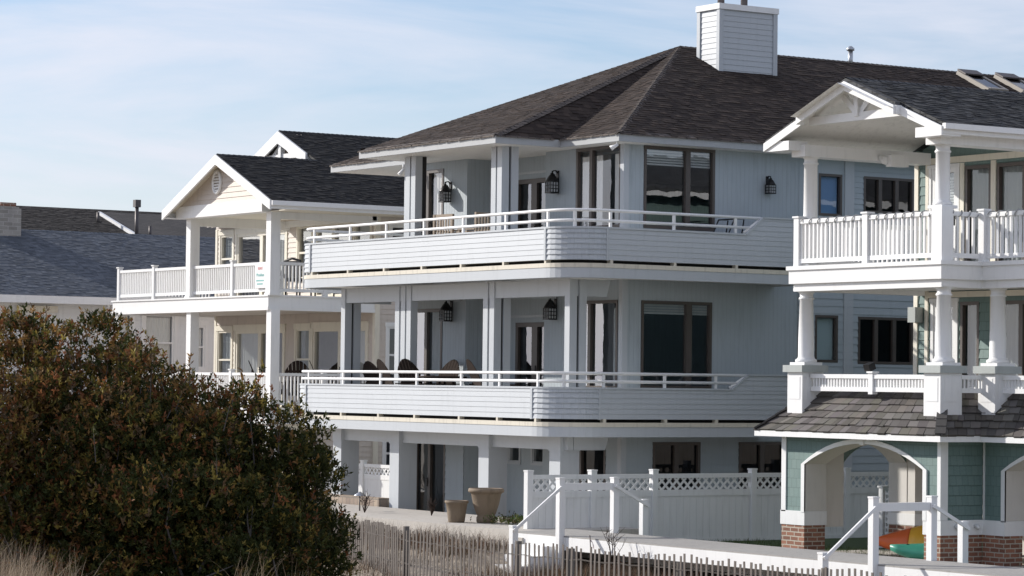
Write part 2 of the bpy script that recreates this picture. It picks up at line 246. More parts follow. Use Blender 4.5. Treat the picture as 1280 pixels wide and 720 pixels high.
# ------------------------------------------------------------------ mesh builder
class MB:
    def __init__(s): s.v = []; s.f = []; s.m = []; s.sm = []; s.cur = 0; s.smooth = False; s.col = None; s.cols = []; s.weld = False
    def _add(s, vs, fs):
        o = len(s.v); s.v += [tuple(p) for p in vs]
        if s.col is not None or s.cols:
            s.cols += [(0.03, 0.03, 0.03, 1)]*(o-len(s.cols))+[s.col or (0.03, 0.03, 0.03, 1)]*len(vs)
        for f in fs: s.f.append([i+o for i in f]); s.m.append(s.cur); s.sm.append(s.smooth)
    def face(s, pts): s._add(pts, [list(range(len(pts)))])
    def box(s, x0, x1, y0, y1, z0, z1):
        if x0 > x1: x0, x1 = x1, x0
        if y0 > y1: y0, y1 = y1, y0
        if z0 > z1: z0, z1 = z1, z0
        v = [(x0,y0,z0),(x1,y0,z0),(x1,y1,z0),(x0,y1,z0),(x0,y0,z1),(x1,y0,z1),(x1,y1,z1),(x0,y1,z1)]
        s._add(v, [[0,3,2,1],[4,5,6,7],[0,1,5,4],[1,2,6,5],[2,3,7,6],[3,0,4,7]])
    def abox(s, ax, pl, u0, u1, z0, z1, o0, o1):
        """box on a wall: ax 'A' faces -Y (u = x), 'B' faces +X (u = y); o0..o1 = distance out of the wall plane"""
        if ax == 'A': s.box(u0, u1, pl-o1, pl-o0, z0, z1)
        else: s.box(pl+o0, pl+o1, u0, u1, z0, z1)
    def beam(s, a, b, w, h, upv=(0, 0, 1)):
        a = Vector(a); b = Vector(b); d = (b-a).normalized(); upv = Vector(upv)
        sd = d.cross(upv)
        if sd.length < 1e-4: sd = d.cross(Vector((1, 0, 0)))
        sd.normalize(); uu = sd.cross(d)
        v = [p+sd*i*w/2+uu*j*h/2 for p in (a, b) for i, j in ((-1,-1),(1,-1),(1,1),(-1,1))]
        s._add(v, [[0,1,2,3],[7,6,5,4],[0,4,5,1],[1,5,6,2],[2,6,7,3],[3,7,4,0]])
    def tube(s, pts, r, n=8, cap=True):
        pts = [Vector(p) for p in pts]; rs = r if isinstance(r, (list, tuple)) else [r]*len(pts)
        V = []; prev = None
        for i, p in enumerate(pts):
            d = (pts[min(i+1, len(pts)-1)]-pts[max(i-1, 0)]).normalized()
            if prev is None:
                a = d.cross(Vector((0, 0, 1)))
                if a.length < 1e-3: a = d.cross(Vector((1, 0, 0)))
            else: a = prev-d*prev.dot(d)
            a.normalize(); prev = a; b = d.cross(a)
            V += [p+(a*math.cos(2*math.pi*k/n)+b*math.sin(2*math.pi*k/n))*rs[i] for k in range(n)]
        F = []
        for i in range(len(pts)-1):
            for k in range(n):
                F.append([i*n+k, i*n+(k+1) % n, (i+1)*n+(k+1) % n, (i+1)*n+k])
        if cap: F.append(list(range(n))[::-1]); F.append([(len(pts)-1)*n+k for k in range(n)])
        sm = s.smooth; s.smooth = True; s._add(V, F); s.smooth = sm
    def lathe(s, c, prof, n=20):
        V = []; F = []
        for r, z in prof: V += [(c[0]+r*math.cos(2*math.pi*k/n), c[1]+r*math.sin(2*math.pi*k/n), c[2]+z) for k in range(n)]
        for i in range(len(prof)-1):
            for k in range(n): F.append([i*n+k, i*n+(k+1) % n, (i+1)*n+(k+1) % n, (i+1)*n+k])
        F.append(list(range(n))[::-1]); F.append([(len(prof)-1)*n+k for k in range(n)])
        sm = s.smooth; s.smooth = True; s._add(V, F); s.smooth = sm
    def prism(s, ax, pl, poly, o0, o1):
        """polygon (u,z) on a wall plane, extruded from o0 to o1 outwards"""
        def P(u, z, o): return (u, pl-o, z) if ax == 'A' else (pl+o, u, z)
        n = len(poly)
        V = [P(u, z, o1) for u, z in poly]+[P(u, z, o0) for u, z in poly]
        s._add(V, [list(range(n)), [2*n-1-i for i in range(n)]]+[[i, i+n, (i+1) % n+n, (i+1) % n] for i in range(n)])
    def slab(s, pts, th):
        """sloped or flat polygon with thickness th downwards"""
        n = len(pts); V = [tuple(p) for p in pts]+[(p[0], p[1], p[2]-th) for p in pts]
        s._add(V, [list(range(n)), [2*n-1-i for i in range(n)]]+[[i, i+n, (i+1) % n+n, (i+1) % n] for i in range(n)])
    def sweep(s, path, prof, closed_prof=True, caps=True):
        """sweep a profile of (out, z) along a plan path; out is to the right of travel"""
        n = len(path); nr = []
        for i in range(n):
            ds = []
            if i > 0: ds.append(Vector((path[i][0]-path[i-1][0], path[i][1]-path[i-1][1])).normalized())
            if i < n-1: ds.append(Vector((path[i+1][0]-path[i][0], path[i+1][1]-path[i][1])).normalized())
            nn = [Vector((d.y, -d.x)) for d in ds]
            a = sum(nn, Vector((0, 0))); a.normalize(); k = a.dot(nn[0]); nr.append(a/max(k, .3))
        V = []; k = len(prof)
        for p, q in zip(path, nr): V += [(p[0]+q.x*o, p[1]+q.y*o, z) for o, z in prof]
        F = []
        for i in range(n-1):
            for j in range(k if closed_prof else k-1):
                a, b = i*k+j, i*k+(j+1) % k
                F.append([a, b, b+k, a+k])
        if caps and closed_prof: F.append(list(range(k))[::-1]); F.append([(n-1)*k+j for j in range(k)])
        s._add(V, F)
    def build(s, name, mat, parent=None, recalc=True):
        me = bpy.data.meshes.new(name); me.from_pydata(s.v, [], s.f)
        mats = mat if isinstance(mat, (list, tuple)) else [mat]
        for q in mats: me.materials.append(q)
        me.polygons.foreach_set('material_index', s.m); me.polygons.foreach_set('use_smooth', s.sm)
        if s.cols:
            a = me.color_attributes.new('col', 'FLOAT_COLOR', 'POINT'); a.data.foreach_set('color', np.array(s.cols, dtype=np.float32).ravel())
        me.update()
        if recalc and len(s.f) < 30000:
            bm = bmesh.new(); bm.from_mesh(me)
            if s.weld: bmesh.ops.remove_doubles(bm, verts=bm.verts, dist=1e-4)
            bmesh.ops.recalc_face_normals(bm, faces=bm.faces); bm.to_mesh(me); bm.free()
        box_uv(me)
        o = bpy.data.objects.new(name, me); COL.objects.link(o)
        if parent is not None:
            o.parent = parent
            o.matrix_parent_inverse = parent_world(parent).inverted()
        return o
def parent_world(p):
    w = Matrix.Translation(p.location) @ p.rotation_euler.to_matrix().to_4x4()
    return parent_world(p.parent) @ p.matrix_parent_inverse @ w if p.parent else w
def box_uv(me):
    nl = len(me.loops)
    if nl == 0 or len(me.polygons) > 60000: return
    co = np.empty(len(me.vertices)*3, np.float32); me.vertices.foreach_get('co', co); co = co.reshape(-1, 3)
    vi = np.empty(nl, np.int32); me.loops.foreach_get('vertex_index', vi)
    nrm = np.empty(len(me.polygons)*3, np.float32); me.polygons.foreach_get('normal', nrm); nrm = nrm.reshape(-1, 3)
    tot = np.empty(len(me.polygons), np.int32); me.polygons.foreach_get('loop_total', tot)
    n = np.repeat(nrm, tot, axis=0); p = co[vi]
    hx, hy = -n[:, 1], n[:, 0]; ln = np.hypot(hx, hy); flat = ln < 0.1
    ln[flat] = 1; hx = np.where(flat, 1, hx/ln); hy = np.where(flat, 0, hy/ln)
    h = np.stack([hx, hy, np.zeros_like(hx)], 1); u = np.cross(n, h)
    uvs = np.stack([(p*h).sum(1), (p*u).sum(1)], 1).astype(np.float32)
    # keep courses level with world height on walls
    wall = np.abs(n[:, 2]) < 0.3; uvs[wall, 1] = p[wall, 2]
    lay = me.uv_layers.new(name='UVMap'); lay.data.foreach_set('uv', uvs.ravel())

SHC = {'brown': [(0.028, 0.020, 0.017), (0.038, 0.028, 0.023), (0.052, 0.038, 0.031), (0.034, 0.025, 0.021)], 'black': [(0.015, 0.015, 0.016), (0.020, 0.020, 0.021), (0.028, 0.028, 0.028)],
       'grey': [(0.026, 0.027, 0.029), (0.042, 0.044, 0.046), (0.064, 0.065, 0.067)], 'blue': [(0.084, 0.096, 0.116), (0.096, 0.109, 0.131), (0.112, 0.126, 0.149)], 'dark': [(0.024, 0.022, 0.021), (0.036, 0.032, 0.030), (0.050, 0.045, 0.042)]}
def shingled(mb, poly, pal, row=0.13, wr=(0.11, 0.22), lift=0.010, lap=0.25):
    '''lay courses of separate shingles on a convex sloping polygon (part of the roof's own mesh)'''
    P = [Vector(p) for p in poly]; n = Vector((0, 0, 0))
    for i in range(1, len(P)-1): n += (P[i]-P[0]).cross(P[i+1]-P[0])
    n.normalize(); n = n if n.z > 0 else -n
    h = Vector((-n.y, n.x, 0)).normalized(); u = n.cross(h)
    u = u if u.z > 0 else -u
    Q = [((p-P[0]).dot(h), (p-P[0]).dot(u)) for p in P]; v0 = min(q[1] for q in Q); v1 = max(q[1] for q in Q)
    def span(v):
        xs = []
        for (a, b), (c, d) in zip(Q, Q[1:]+Q[:1]):
            if abs(b-d) < 1e-9:
                if abs(v-b) < 1e-6: xs += [a, c]
            elif min(b, d)-1e-7 <= v <= max(b, d)+1e-7: xs.append(a+(c-a)*(v-b)/(d-b))
        return (min(xs), max(xs)) if xs else None
    v = v0; k = 0
    while v < v1-0.01:
        vt = min(v+row*(1+lap), v1); s0, s1 = span(v+1e-5), span(vt-1e-5)
        if not s0 or not s1: break
        w0, w1 = min(s0[0], s1[0]), max(s0[1], s1[1]); t = w0-random.random()*wr[1]; band = random.uniform(0.97, 1.03)
        while t < w1:
            w = random.uniform(*wr); a, b = t, t+w-0.004; t += w
            a0, b0 = max(a, s0[0]), min(b, s0[1]); a1, b1 = max(a, s1[0]), min(b, s1[1])
            if b0 <= a0 and b1 <= a1: continue
            if b0 <= a0: a0 = b0 = min(max(a, s0[0]), s0[1])
            if b1 <= a1: a1 = b1 = min(max(a, s1[0]), s1[1])
            c = random.choice(SHC[pal]); g = random.uniform(0.85, 1.15)*band; mb.col = (c[0]*g, c[1]*g, c[2]*g, 1)
            lf = lift*random.choice((0.6, 1.0, 1.55)); dv = random.uniform(-0.006, 0.006) if k else 0
            f = lambda x, y, z: P[0]+h*x+u*y+n*z
            mb._add([f(a0, v+dv, lf), f(b0, v+dv, lf), f(b1, vt, 0.003), f(a1, vt, 0.003), f(a0, v+dv, 0), f(b0, v+dv, 0)], [[0, 1, 2, 3], [4, 5, 1, 0]])
        v += row; k += 1
    mb.col = None
def tag(o, label=None, cat=None, group=None, kind=None):
    if label: o['label'] = label
    if cat: o['category'] = cat
    if group: o['group'] = group
    if kind: o['kind'] = kind
    return o
def thing(name, label, cat, loc=(0, 0, 0), rz=0, group=None):
    o = bpy.data.objects.new(name, None); COL.objects.link(o); o.empty_display_size = 0.2
    o.location = loc; o.rotation_euler = (0, 0, rz)
    return tag(o, label, cat, group)
def copy_thing(o, loc, rz, label):
    def cp(q, par):
        c = q.copy(); COL.objects.link(c)
        if par is not None: c.parent = par
        for ch in q.children: cp(ch, c)
        return c
    c = cp(o, None); c.location = loc; c.rotation_euler = (0, 0, rz); c['label'] = label
    return c
def arc(cx, cy, r, a0, a1, n=10):
    return [(cx+r*math.cos(R(a0+(a1-a0)*i/n)), cy+r*math.sin(R(a0+(a1-a0)*i/n))) for i in range(n+1)]
def lap_profile(z0, z1, e, t, back):
    p = [(-back, z0)]; z = z0
    while z < z1-1e-6:
        zt = min(z+e, z1); p += [(t, z), (t*(1-(zt-z)/e), zt)]; z = zt
    p.append((-back, z1))
    return p
def lapwall(mb, ax, pl, z0, z1, e, t, clip, holes=(), thick=0.12, zbase=None):
    """lapped siding on a plane with openings; clip(z) -> (ua, ub). Flat when e is None. Adds reveals and an inner skin."""
    def P(u, z, o): return (u, pl-o, z) if ax == 'A' else (pl+o, u, z)
    cuts = {z0, z1}
    for h in holes:
        for z in h[2:4]:
            if z0 < z < z1: cuts.add(z)
    if e:
        zb = z0 if zbase is None else zbase
        k = math.ceil((z0-zb)/e)
        while zb+k*e < z1:
            if zb+k*e > z0: cuts.add(zb+k*e)
            k += 1
    else: zb = z0
    cuts = sorted(cuts)
    def off(z, low):
        if not e: return 0.0
        fr = ((z-zb)/e) % 1.0
        if low: fr = 0 if fr > 0.999 else fr
        else: fr = 1 if fr < 0.001 else fr
        return t*(1-fr)
    for a, b in zip(cuts[:-1], cuts[1:]):
        if b-a < 1e-5: continue
        ua0, ub0 = clip(a); ua1, ub1 = clip(b); zm = (a+b)/2
        hs = sorted([h for h in holes if h[2] < zm < h[3]])
        segs = []; cu0, cu1 = ua0, ua1
        for h in hs: segs.append((cu0, h[0], cu1, h[0])); cu0 = cu1 = h[1]
        segs.append((cu0, ub0, cu1, ub1))
        ob, ot = off(a, True), off(b, False)
        for s0, s1, s2, s3 in segs:
            if s1-s0 < 1e-4 and s3-s2 < 1e-4: continue
            mb._add([P(s0, a, ob), P(s1, a, ob), P(s3, b, ot), P(s2, b, ot)], [[0, 1, 2, 3]])
            if e and ob > 0.9*t: mb._add([P(s0, a, 0), P(s1, a, 0), P(s1, a, ob), P(s0, a, ob)], [[0, 1, 2, 3]])
            mb._add([P(s0, a, -thick), P(s1, a, -thick), P(s3, b, -thick), P(s2, b, -thick)], [[3, 2, 1, 0]])
    for u0_, u1_, za, zc in [h[:4] for h in holes]:
        mb._add([P(u0_, za, t), P(u1_, za, t), P(u1_, zc, t), P(u0_, zc, t), P(u0_, za, -thick), P(u1_, za, -thick), P(u1_, zc, -thick), P(u0_, zc, -thick)],
                [[0, 1, 5, 4], [1, 2, 6, 5], [2, 3, 7, 6], [3, 0, 4, 7]])
def rect(u0, u1): return lambda z: (u0, u1)

def window(par, ax, pl, u0, u1, z0, z1, fw=0.06, mull=(), rails=(), fm='brown', gm='glass', curtain=None, trim=None, name='window', header=0.0, inset=0.05, cside=None, handle=None, shade=None):
    """framed opening: frame mesh (part) with pane / curtain / handle sub-parts"""
    f = MB()
    o0, o1 = -inset-0.02, 0.015
    f.abox(ax, pl, u0, u1, z0, z0+fw, o0, o1); f.abox(ax, pl, u0, u1, z1-fw, z1, o0, o1)
    f.abox(ax, pl, u0, u0+fw, z0+fw, z1-fw, o0, o1-0.002); f.abox(ax, pl, u1-fw, u1, z0+fw, z1-fw, o0, o1-0.002)
    for c, w in mull: f.abox(ax, pl, c-w/2, c+w/2, z0+fw, z1-fw, o0, o1-0.004)
    us = [u0+fw]+[x for c, w in mull for x in (c-w/2, c+w/2)]+[u1-fw]
    for i, zz in rails:
        f.abox(ax, pl, us[2*i], us[2*i+1], zz-0.025, zz+0.025, o0, o1-0.006)
    if trim:
        tw = trim; q = 0.03
        f.abox(ax, pl, u0-tw, u0, z0-tw, z1, -0.02, q); f.abox(ax, pl, u1, u1+tw, z0-tw, z1, -0.02, q)
        f.abox(ax, pl, u0-tw-0.02, u1+tw+0.02, z1, z1+tw+header, -0.02, q+0.015); f.abox(ax, pl, u0-tw*0.999, u1+tw*0.999, z0-tw, z0, -0.02, q+0.006)
    o = f.build(name, M[fm], par)
    g = MB()
    for i in range(len(us)//2): 
        ua, ub, za, zc, oo = us[2*i]-0.003, us[2*i+1]+0.003, z0+fw-0.003, z1-fw+0.003, -inset
        g.face([(ua, pl-oo, za), (ub, pl-oo, za), (ub, pl-oo, zc), (ua, pl-oo, zc)] if ax == 'A' else [(pl+oo, ua, za), (pl+oo, ub, za), (pl+oo, ub, zc), (pl+oo, ua, zc)])
    g.build('pane', M[gm], o, recalc=False)
    if curtain:
        spans, cm, zt = curtain
        for a, b in spans:
            c = MB(); c.smooth = True; n = max(8, int((b-a)/0.025)); V = []
            for i in range(n+1):
                u = a+(b-a)*i/n; oo = -0.095-0.016*math.sin(u*42+math.sin(u*9)*1.5)
                for z in (z0+0.03, zt): V.append((u, pl-oo, z) if ax == 'A' else (pl+oo, u, z))
            c._add(V, [[2*i, 2*i+2, 2*i+3, 2*i+1] for i in range(n)])
            c.build('curtain', M[cm], o)
    if cside:
        b = MB(); k = 0; za, zc = cside
        while za+k*0.05 < zc:
            b.abox(ax, pl, u0+fw, u1-fw, za+k*0.05, za+k*0.05+0.036, -0.085, -0.08); k += 1
        b.build('blind', M['blind'], o)
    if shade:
        b = MB(); b.abox(ax, pl, u0+fw+0.005, u1-fw-0.005, z0+fw+0.005, z1-fw-0.005, -0.10, -0.095); b.build('sky_reflection_panel', M[shade], o)  # coloured panel added behind the pane to paint a sky reflection
    if handle is not None:
        h = MB(); h.abox(ax, pl, handle-0.012, handle+0.012, (z0+z1)/2-0.14, (z0+z1)/2+0.04, 0.012, 0.03); h.abox(ax, pl, handle-0.012, handle+0.06, (z0+z1)/2-0.04, (z0+z1)/2-0.02, 0.03, 0.05)
        h.build('handle', M['black'], o)
    return o
def pieces(name, mat, par, fn):
    '''every separate board becomes a part of its own'''
    mb = MB(); fn(mb); pr = list(range(len(mb.v)))
    def find(a):
        while pr[a] != a: pr[a] = pr[pr[a]]; a = pr[a]
        return a
    for f in mb.f:
        for i in f[1:]: pr[find(i)] = find(f[0])
    gr = {}
    for k, f in enumerate(mb.f): gr.setdefault(find(f[0]), []).append(k)
    for ks in gr.values():
        q = MB(); ix = {}
        for k in ks:
            for i in mb.f[k]:
                if i not in ix: ix[i] = len(q.v); q.v.append(mb.v[i])
            q.f.append([ix[i] for i in mb.f[k]]); q.m.append(0); q.sm.append(mb.sm[k])
        q.build(name, M[mat], par)
def part(name, mat, par, fn):
    mb = MB(); fn(mb); return mb.build(name, M[mat] if isinstance(mat, str) else mat, par)

# ================================================================== SETTING
def ground_z(x, y):
    D = min(3999, math.hypot(x, y))
    pts = [(0, 1.35), (18, 1.3), (25, 1.0), (33, 0.2), (39, -0.35), (46, -0.3), (52, 0.05), (80, 0.1), (4000, 0.0)]
    for (a, za), (b, zc) in zip(pts[:-1], pts[1:]):
        if a <= D <= b:
            t = (D-a)/(b-a); t = t*t*(3-2*t); z = za+(zc-za)*t; break
    if y > 27.0: z = min(z, 0.12) if D < 90 else z
    if 24.6 < y <= 27 and D < 60:
        t = min(1, (y-24.6)/2.2); z = z*(1-t)+(0.20 if x < -40.8 else -0.12)*t
    if D < 60 and y < 27: z += 0.05*math.sin(x*1.3+y*0.7)+0.04*math.sin(x*0.5-y*1.9)
    return z
def make_ground():
    xs = sorted(set([-3000, -1500, -700, -350, -200]+[round(-130+i*1.0, 2) for i in range(151)]+[40, 80, 160, 400, 1000, 2500]))
    ys = sorted(set([-3000, -1200, -500, -200, -90, -40]+[round(-20+i*1.0, 2) for i in range(91)]+[26.95, 27.25, 90, 130, 250, 600, 1500, 3000]))
    mb = MB(); mb.smooth = True; nx = len(xs)
    V = [(x, y, ground_z(x, y)) for y in ys for x in xs]
    F = [[j*nx+i, j*nx+i+1, (j+1)*nx+i+1, (j+1)*nx+i] for j in range(len(ys)-1) for i in range(nx-1)]
    mb._add(V, F)
    tag(mb.build('ground', M['sand'], None, recalc=False), kind='structure')
make_ground()
mb = MB(); mb.face([(-3000, -3000, 0.35), (3000, -3000, 0.35), (3000, -60, 0.35), (-3000, -60, 0.35)]); tag(mb.build('sea', M['sea']), kind='structure')
mb = MB(); mb.face([(-43.0, 28.4, 0.15), (-38.7, 28.4, 0.15), (-38.7, 45, 0.15), (-43.0, 45, 0.15)]); mb.face([(-38.7, 28.3, 0.151), (-20, 28.3, 0.151), (-20, 30.9, 0.151), (-38.7, 30.9, 0.151)])
tag(mb.build('lawn', M['lawn']), kind='structure')
mb = MB(); mb.box(-59, -41.2, 27.2, 29.9, -0.2, 0.45); mb.box(-59, -41.2, 27.14, 27.2, 0.36, 0.475)
mb.box(-56, -40.9, 27.13, 27.2, -0.2, 0.36)
tag(mb.build('patio', M['concrete']), kind='structure')
# boardwalk on the bulkhead: deck boards, white fascia
def boardwalk(mb):
    y = 27.17; k = 0
    while y < 28.3:
        za, zc = 0.452+0.026*(y-27.17), 0.452+0.026*(y+0.135-27.17)
        V = [(x, yy, z+dz) for dz in (-0.03, 0) for x, yy, z in ((-41.198, y, za), (-16, y, za), (-16, y+0.135, zc), (-41.198, y+0.135, zc))]
        mb._add(V, [[0, 3, 2, 1], [4, 5, 6, 7], [0, 1, 5, 4], [1, 2, 6, 5], [2, 3, 7, 6], [3, 0, 4, 7]]); y += 0.142
    mb.cur = 1; mb.box(-41.15, -16, 27.165, 27.2, 0.215, 0.43); mb.box(-41.15, -16, 28.32, 28.36, 0.0, 0.47)
mb = MB(); boardwalk(mb); tag(mb.build('boardwalk', [M['deckgrey'], M['white']]), kind='structure')
mb = MB(); mb.box(-54.35, -44.35, 29.9, 33.5, 0.0, 0.15)
tag(mb.build('garage_floor', M['concrete']), kind='structure')

# ================================================================== MIDDLE HOUSE
mid = thing('beach_house', 'three storey pale blue beach house with brown hipped roof and curved wraparound balconies', 'house', (-48.5, 33, 0), 0, 'houses along the beach')
EZ = 7.72
P_, Q_ = (-49.35, 36.65, 10.25), (-49.35, 52, 10.25)
EV = [(-54.8, 31.2), (-51.0, 31.2), (-51.0, 29.7), (-45.85, 29.7), (-45.85, 31.2), (-43.9, 31.2), (-43.9, 52), (-54.8, 52)]
EV3 = [(x, y, EZ) for x, y in EV]
def mid_roof(mb):
    for a, b in ((0, 1), (1, 2), (2, 3), (3, 4), (4, 5)): mb.face([EV3[a], EV3[b], P_])
    mb.face([EV3[5], EV3[6], Q_, P_]); mb.face([EV3[7], EV3[0], P_, Q_]); mb.face([EV3[6], EV3[7], Q_])
    mb.cur = 1; mb.col = (0.02, 0.018, 0.016, 1)
    for a, b in ((0, 1), (1, 2), (2, 3), (3, 4), (4, 5)): shingled(mb, [EV3[a], EV3[b], P_], 'brown')
    shingled(mb, [EV3[5], EV3[6], Q_, P_], 'brown')
mroof = part('roof', [M['roofbrown'], M['shingle']], mid, mid_roof)
def caps(mb, segs, w=0.13, lift=0.012):
    for a, b in segs:
        a = Vector(a); b = Vector(b); d = b-a; n = int(d.length/0.14)
        for i in range(n):
            p = a+d*(i/n); q = a+d*((i+1.15)/n if i < n-1 else 1)
            h = d.normalized(); sd = h.cross(Vector((0, 0, 1))).normalized()
            z0 = Vector((0, 0, lift+0.007)); z1 = Vector((0, 0, lift-0.002)); dn = Vector((0, 0, -0.05))
            mb._add([p+z0, q+z1, q+z1+sd*w+dn, p+z0+sd*w+dn, q+z1-sd*w+dn, p+z0-sd*w+dn], [[0, 1, 2, 3], [1, 0, 5, 4]])
part('ridge_cap', 'roofbrown', mroof, lambda mb: caps(mb, [(EV3[5], P_), (EV3[3], P_), (EV3[2], P_), (P_, Q_)], 0.11))
def shingle_edge(mb, run=range(7)):
    for i in run:
        a, b = Vector(EV3[i]), Vector(EV3[i+1]); d = (b-a); n = max(1, int(d.length/0.15)); sd = Vector((d.y, -d.x, 0)).normalized()
        for k in range(n):
            if i == 3 and k > n-2: continue
            p = a+d*(k/n); q = a+d*((k+0.97)/n); o = 0.03+random.random()*0.018
            mb._add([p+sd*o+Vector((0, 0, -0.012)), q+sd*o+Vector((0, 0, -0.012)), q-sd*0.1+Vector((0, 0, 0.052)), p-sd*0.1+Vector((0, 0, 0.052)), p+sd*o+Vector((0, 0, -0.03)), q+sd*o+Vector((0, 0, -0.03))], [[0, 1, 2, 3], [4, 5, 1, 0]])
for run in ((0, 1, 2), (3, 4, 5)): part('starter_course', 'roofbrown', mroof, lambda mb: shingle_edge(mb, run))
def inset_path(d): return [(-54.8+d, 52), (-54.8+d, 31.2+d), (-51+d, 31.2+d), (-51+d, 29.7+d), (-45.85-d, 29.7+d), (-45.85-d, 31.2+d), (-43.9-d, 31.2+d), (-43.9-d, 52)]
part('fascia_board', 'eave', mid, lambda mb: mb.sweep(inset_path(0.0), [(-0.05, EZ-0.155), (0, EZ-0.155), (0, EZ-0.012), (-0.05, EZ-0.012)]))
def mid_soffit(mb):
    z = EZ-0.155
    mb.face([(-54.75, 31.25, z), (-50.96, 31.25, z), (-50.96, 29.74, z), (-45.9, 29.74, z), (-45.9, 31.25, z), (-43.95, 31.25, z), (-43.95, 52, z), (-54.75, 52, z)])
part('soffit', 'soffit', mid, mid_soffit)
# chimney
chx0, chx1, chy0, chy1, chz = -48.70, -47.97, 36.66, 38.16, 11.02
def chim(mb):
    path = [(chx0, chy1), (chx0, chy0), (chx1, chy0), (chx1, chy1), (chx0, chy1)]
    mb.sweep(path, lap_profile(9.3, chz-0.1, 0.115, 0.010, 0.05))
chim_o = part('chimney', 'bluewhite', mid, chim)
def chimtrim(mb):
    for x, y in ((chx0, chy0), (chx1, chy0), (chx1, chy1), (chx0, chy1)):
        mb.box(x-(0.012 if x == chx1 else 0.03)-0.06*(x == chx1), x+0.03+(0.05 if x == chx0 else 0), y-0.03-(0.05 if y == chy1 else 0), y+0.03+(0.05 if y == chy0 else 0), 9.3, chz-0.1)
pieces('corner_board', 'bluewhite', chim_o, chimtrim)
part('chimney_cap', 'white', chim_o, lambda mb: mb.box(chx0-0.05, chx1+0.05, chy0-0.05, chy1+0.05, chz-0.101, chz+0.02))
for yy in (36.98, 37.6):
    part('flue', 'darkmetal', chim_o, lambda mb: (mb.tube([(-48.35, yy, chz), (-48.35, yy, chz+0.5)], 0.075, 12), mb.tube([(-48.35, yy, chz+0.5), (-48.35, yy, chz+0.56)], 0.11, 12)))
part('roof_vent', 'metal', mroof, lambda mb: (mb.tube([(-49.3, 41.35, 10.1), (-49.3, 41.35, 10.5)], 0.055, 10), mb.lathe((-49.3, 41.35, 10.5), [(0.09, 0), (0.09, 0.05), (0.03, 0.1)], 10)))
SL = (10.25-EZ)/5.45
def slope_pt(dist, y, h=0):  # on the +X slope, dist = horizontal distance from the ridge
    return Vector((-49.35+dist+h*math.sin(math.atan(SL)), y, 10.25-SL*dist+h*math.cos(math.atan(SL))))
for y0 in (44.35, 45.5):
    def sk(mb, y0=y0):
        for (a, b, c, d) in ((0.2, 1.25, y0, y0+0.07), (0.2, 1.25, y0+0.55, y0+0.62)):
            v = [slope_pt(u, y, h) for h in (-0.02, 0.10) for u, y in ((a, c), (b, c), (b, d), (a, d))]
            mb._add(v, [[0, 3, 2, 1], [4, 5, 6, 7], [0, 1, 5, 4], [1, 2, 6, 5], [2, 3, 7, 6], [3, 0, 4, 7]])
        for a, b in ((0.18, 0.3), (1.17, 1.25)):
            v = [slope_pt(u, y, h) for h in (-0.02, 0.105) for u, y in ((a, y0+0.07), (b, y0+0.07), (b, y0+0.55), (a, y0+0.55))]
            mb._add(v, [[0, 3, 2, 1], [4, 5, 6, 7], [0, 1, 5, 4], [1, 2, 6, 5], [2, 3, 7, 6], [3, 0, 4, 7]])
    so = part('skylight', 'skyframe', mroof, sk)
    part('pane', 'skyglass', so, lambda mb: mb.face([slope_pt(0.3, y0+0.07, 0.08), slope_pt(1.17, y0+0.07, 0.08), slope_pt(1.17, y0+0.55, 0.08), slope_pt(0.3, y0+0.55, 0.08)]))
    part('shade_box', 'darkmetal', so, lambda mb: mb._add([slope_pt(a, y, h) for h in (0.106, 0.14) for a, y in ((0.18, y0+.02), (0.45, y0+.02), (0.45, y0+.6), (0.18, y0+.6))], [[0, 3, 2, 1], [4, 5, 6, 7], [0, 1, 5, 4], [1, 2, 6, 5], [2, 3, 7, 6], [3, 0, 4, 7]]))

# walls. front: left bay y=31.4, door recess y=32.1, right bay y=31.65; side x=-44.35
XB, YL, YD, YR = -44.35, 31.4, 32.1, 31.65
Z0, Z1, Z2, Z3 = 0.12, 2.2, 5.13, 7.57
XA1, XA2, XLF = -49.52, -46.93, -51.80
wins = {  # window openings by wall
    'L': [(-51.72, -50.42, 5.3, 7.42), (-51.72, -50.4, 2.4, 4.52), (-51.42, -50.22, 0.14, 1.80)],
    'D': [(-48.75, -47.42, 5.3, 7.12), (-48.70, -47.32, 2.4, 4.22), (-48.88, -48.50, 1.40, 1.90), (-48.02, -47.56, 1.40, 1.90)],
    'R': [(-45.95, -44.44, 5.98, 7.66-0.1), (-45.95, -44.50, 2.9, 4.60), (-45.72, -44.85, 0.14, 1.80)],
    'B': [(32.11, 33.81, 5.98, 7.56), (32.08, 33.77, 2.92, 4.60), (32.38, 33.52, 0.95, 1.90), (34.45, 35.62, 0.95, 1.90)],
}
LV = [(Z1, Z2, None), (Z2, Z3, None)]
def mwall(mb):
    for za, zc, e in LV:
        hh = lambda k: [h for h in wins[k] if za <= h[2] < zc]
        lapwall(mb, 'A', YL, za, zc, e, 0.012, rect(XLF, XA1), hh('L'))
        lapwall(mb, 'A', YD, za, zc, e, 0.012, rect(XA1, XA2), hh('D'))
        lapwall(mb, 'A', YR, za, zc, e, 0.012, rect(XA2, XB), hh('R'))
        lapwall(mb, 'B', XB, za, zc, e, 0.012, rect(YR, 35.9 if za > 2 else 52), hh('B'))
        lapwall(mb, 'B', XA1, za, zc, e, 0.012, rect(YL, YD))
    if LV[0][0] == Z0: return
    mb.box(XLF-0.05, XLF+0.05, YL+0.13, 52, Z0, Z3); mb.box(XLF, XB, 51.9, 52, Z0, Z3)
    for z in (Z1, Z2, Z3-0.03): mb.box(XLF+0.06, XB-0.13, 32.3, 51.8, z-0.06, z)
    mb.box(XA2-0.1, XA2-0.01, YR+0.01, YD, Z0, Z3)
mwall_o = part('wall', 't111', mid, mwall)
LV = [(Z0, Z1, 0.15)]
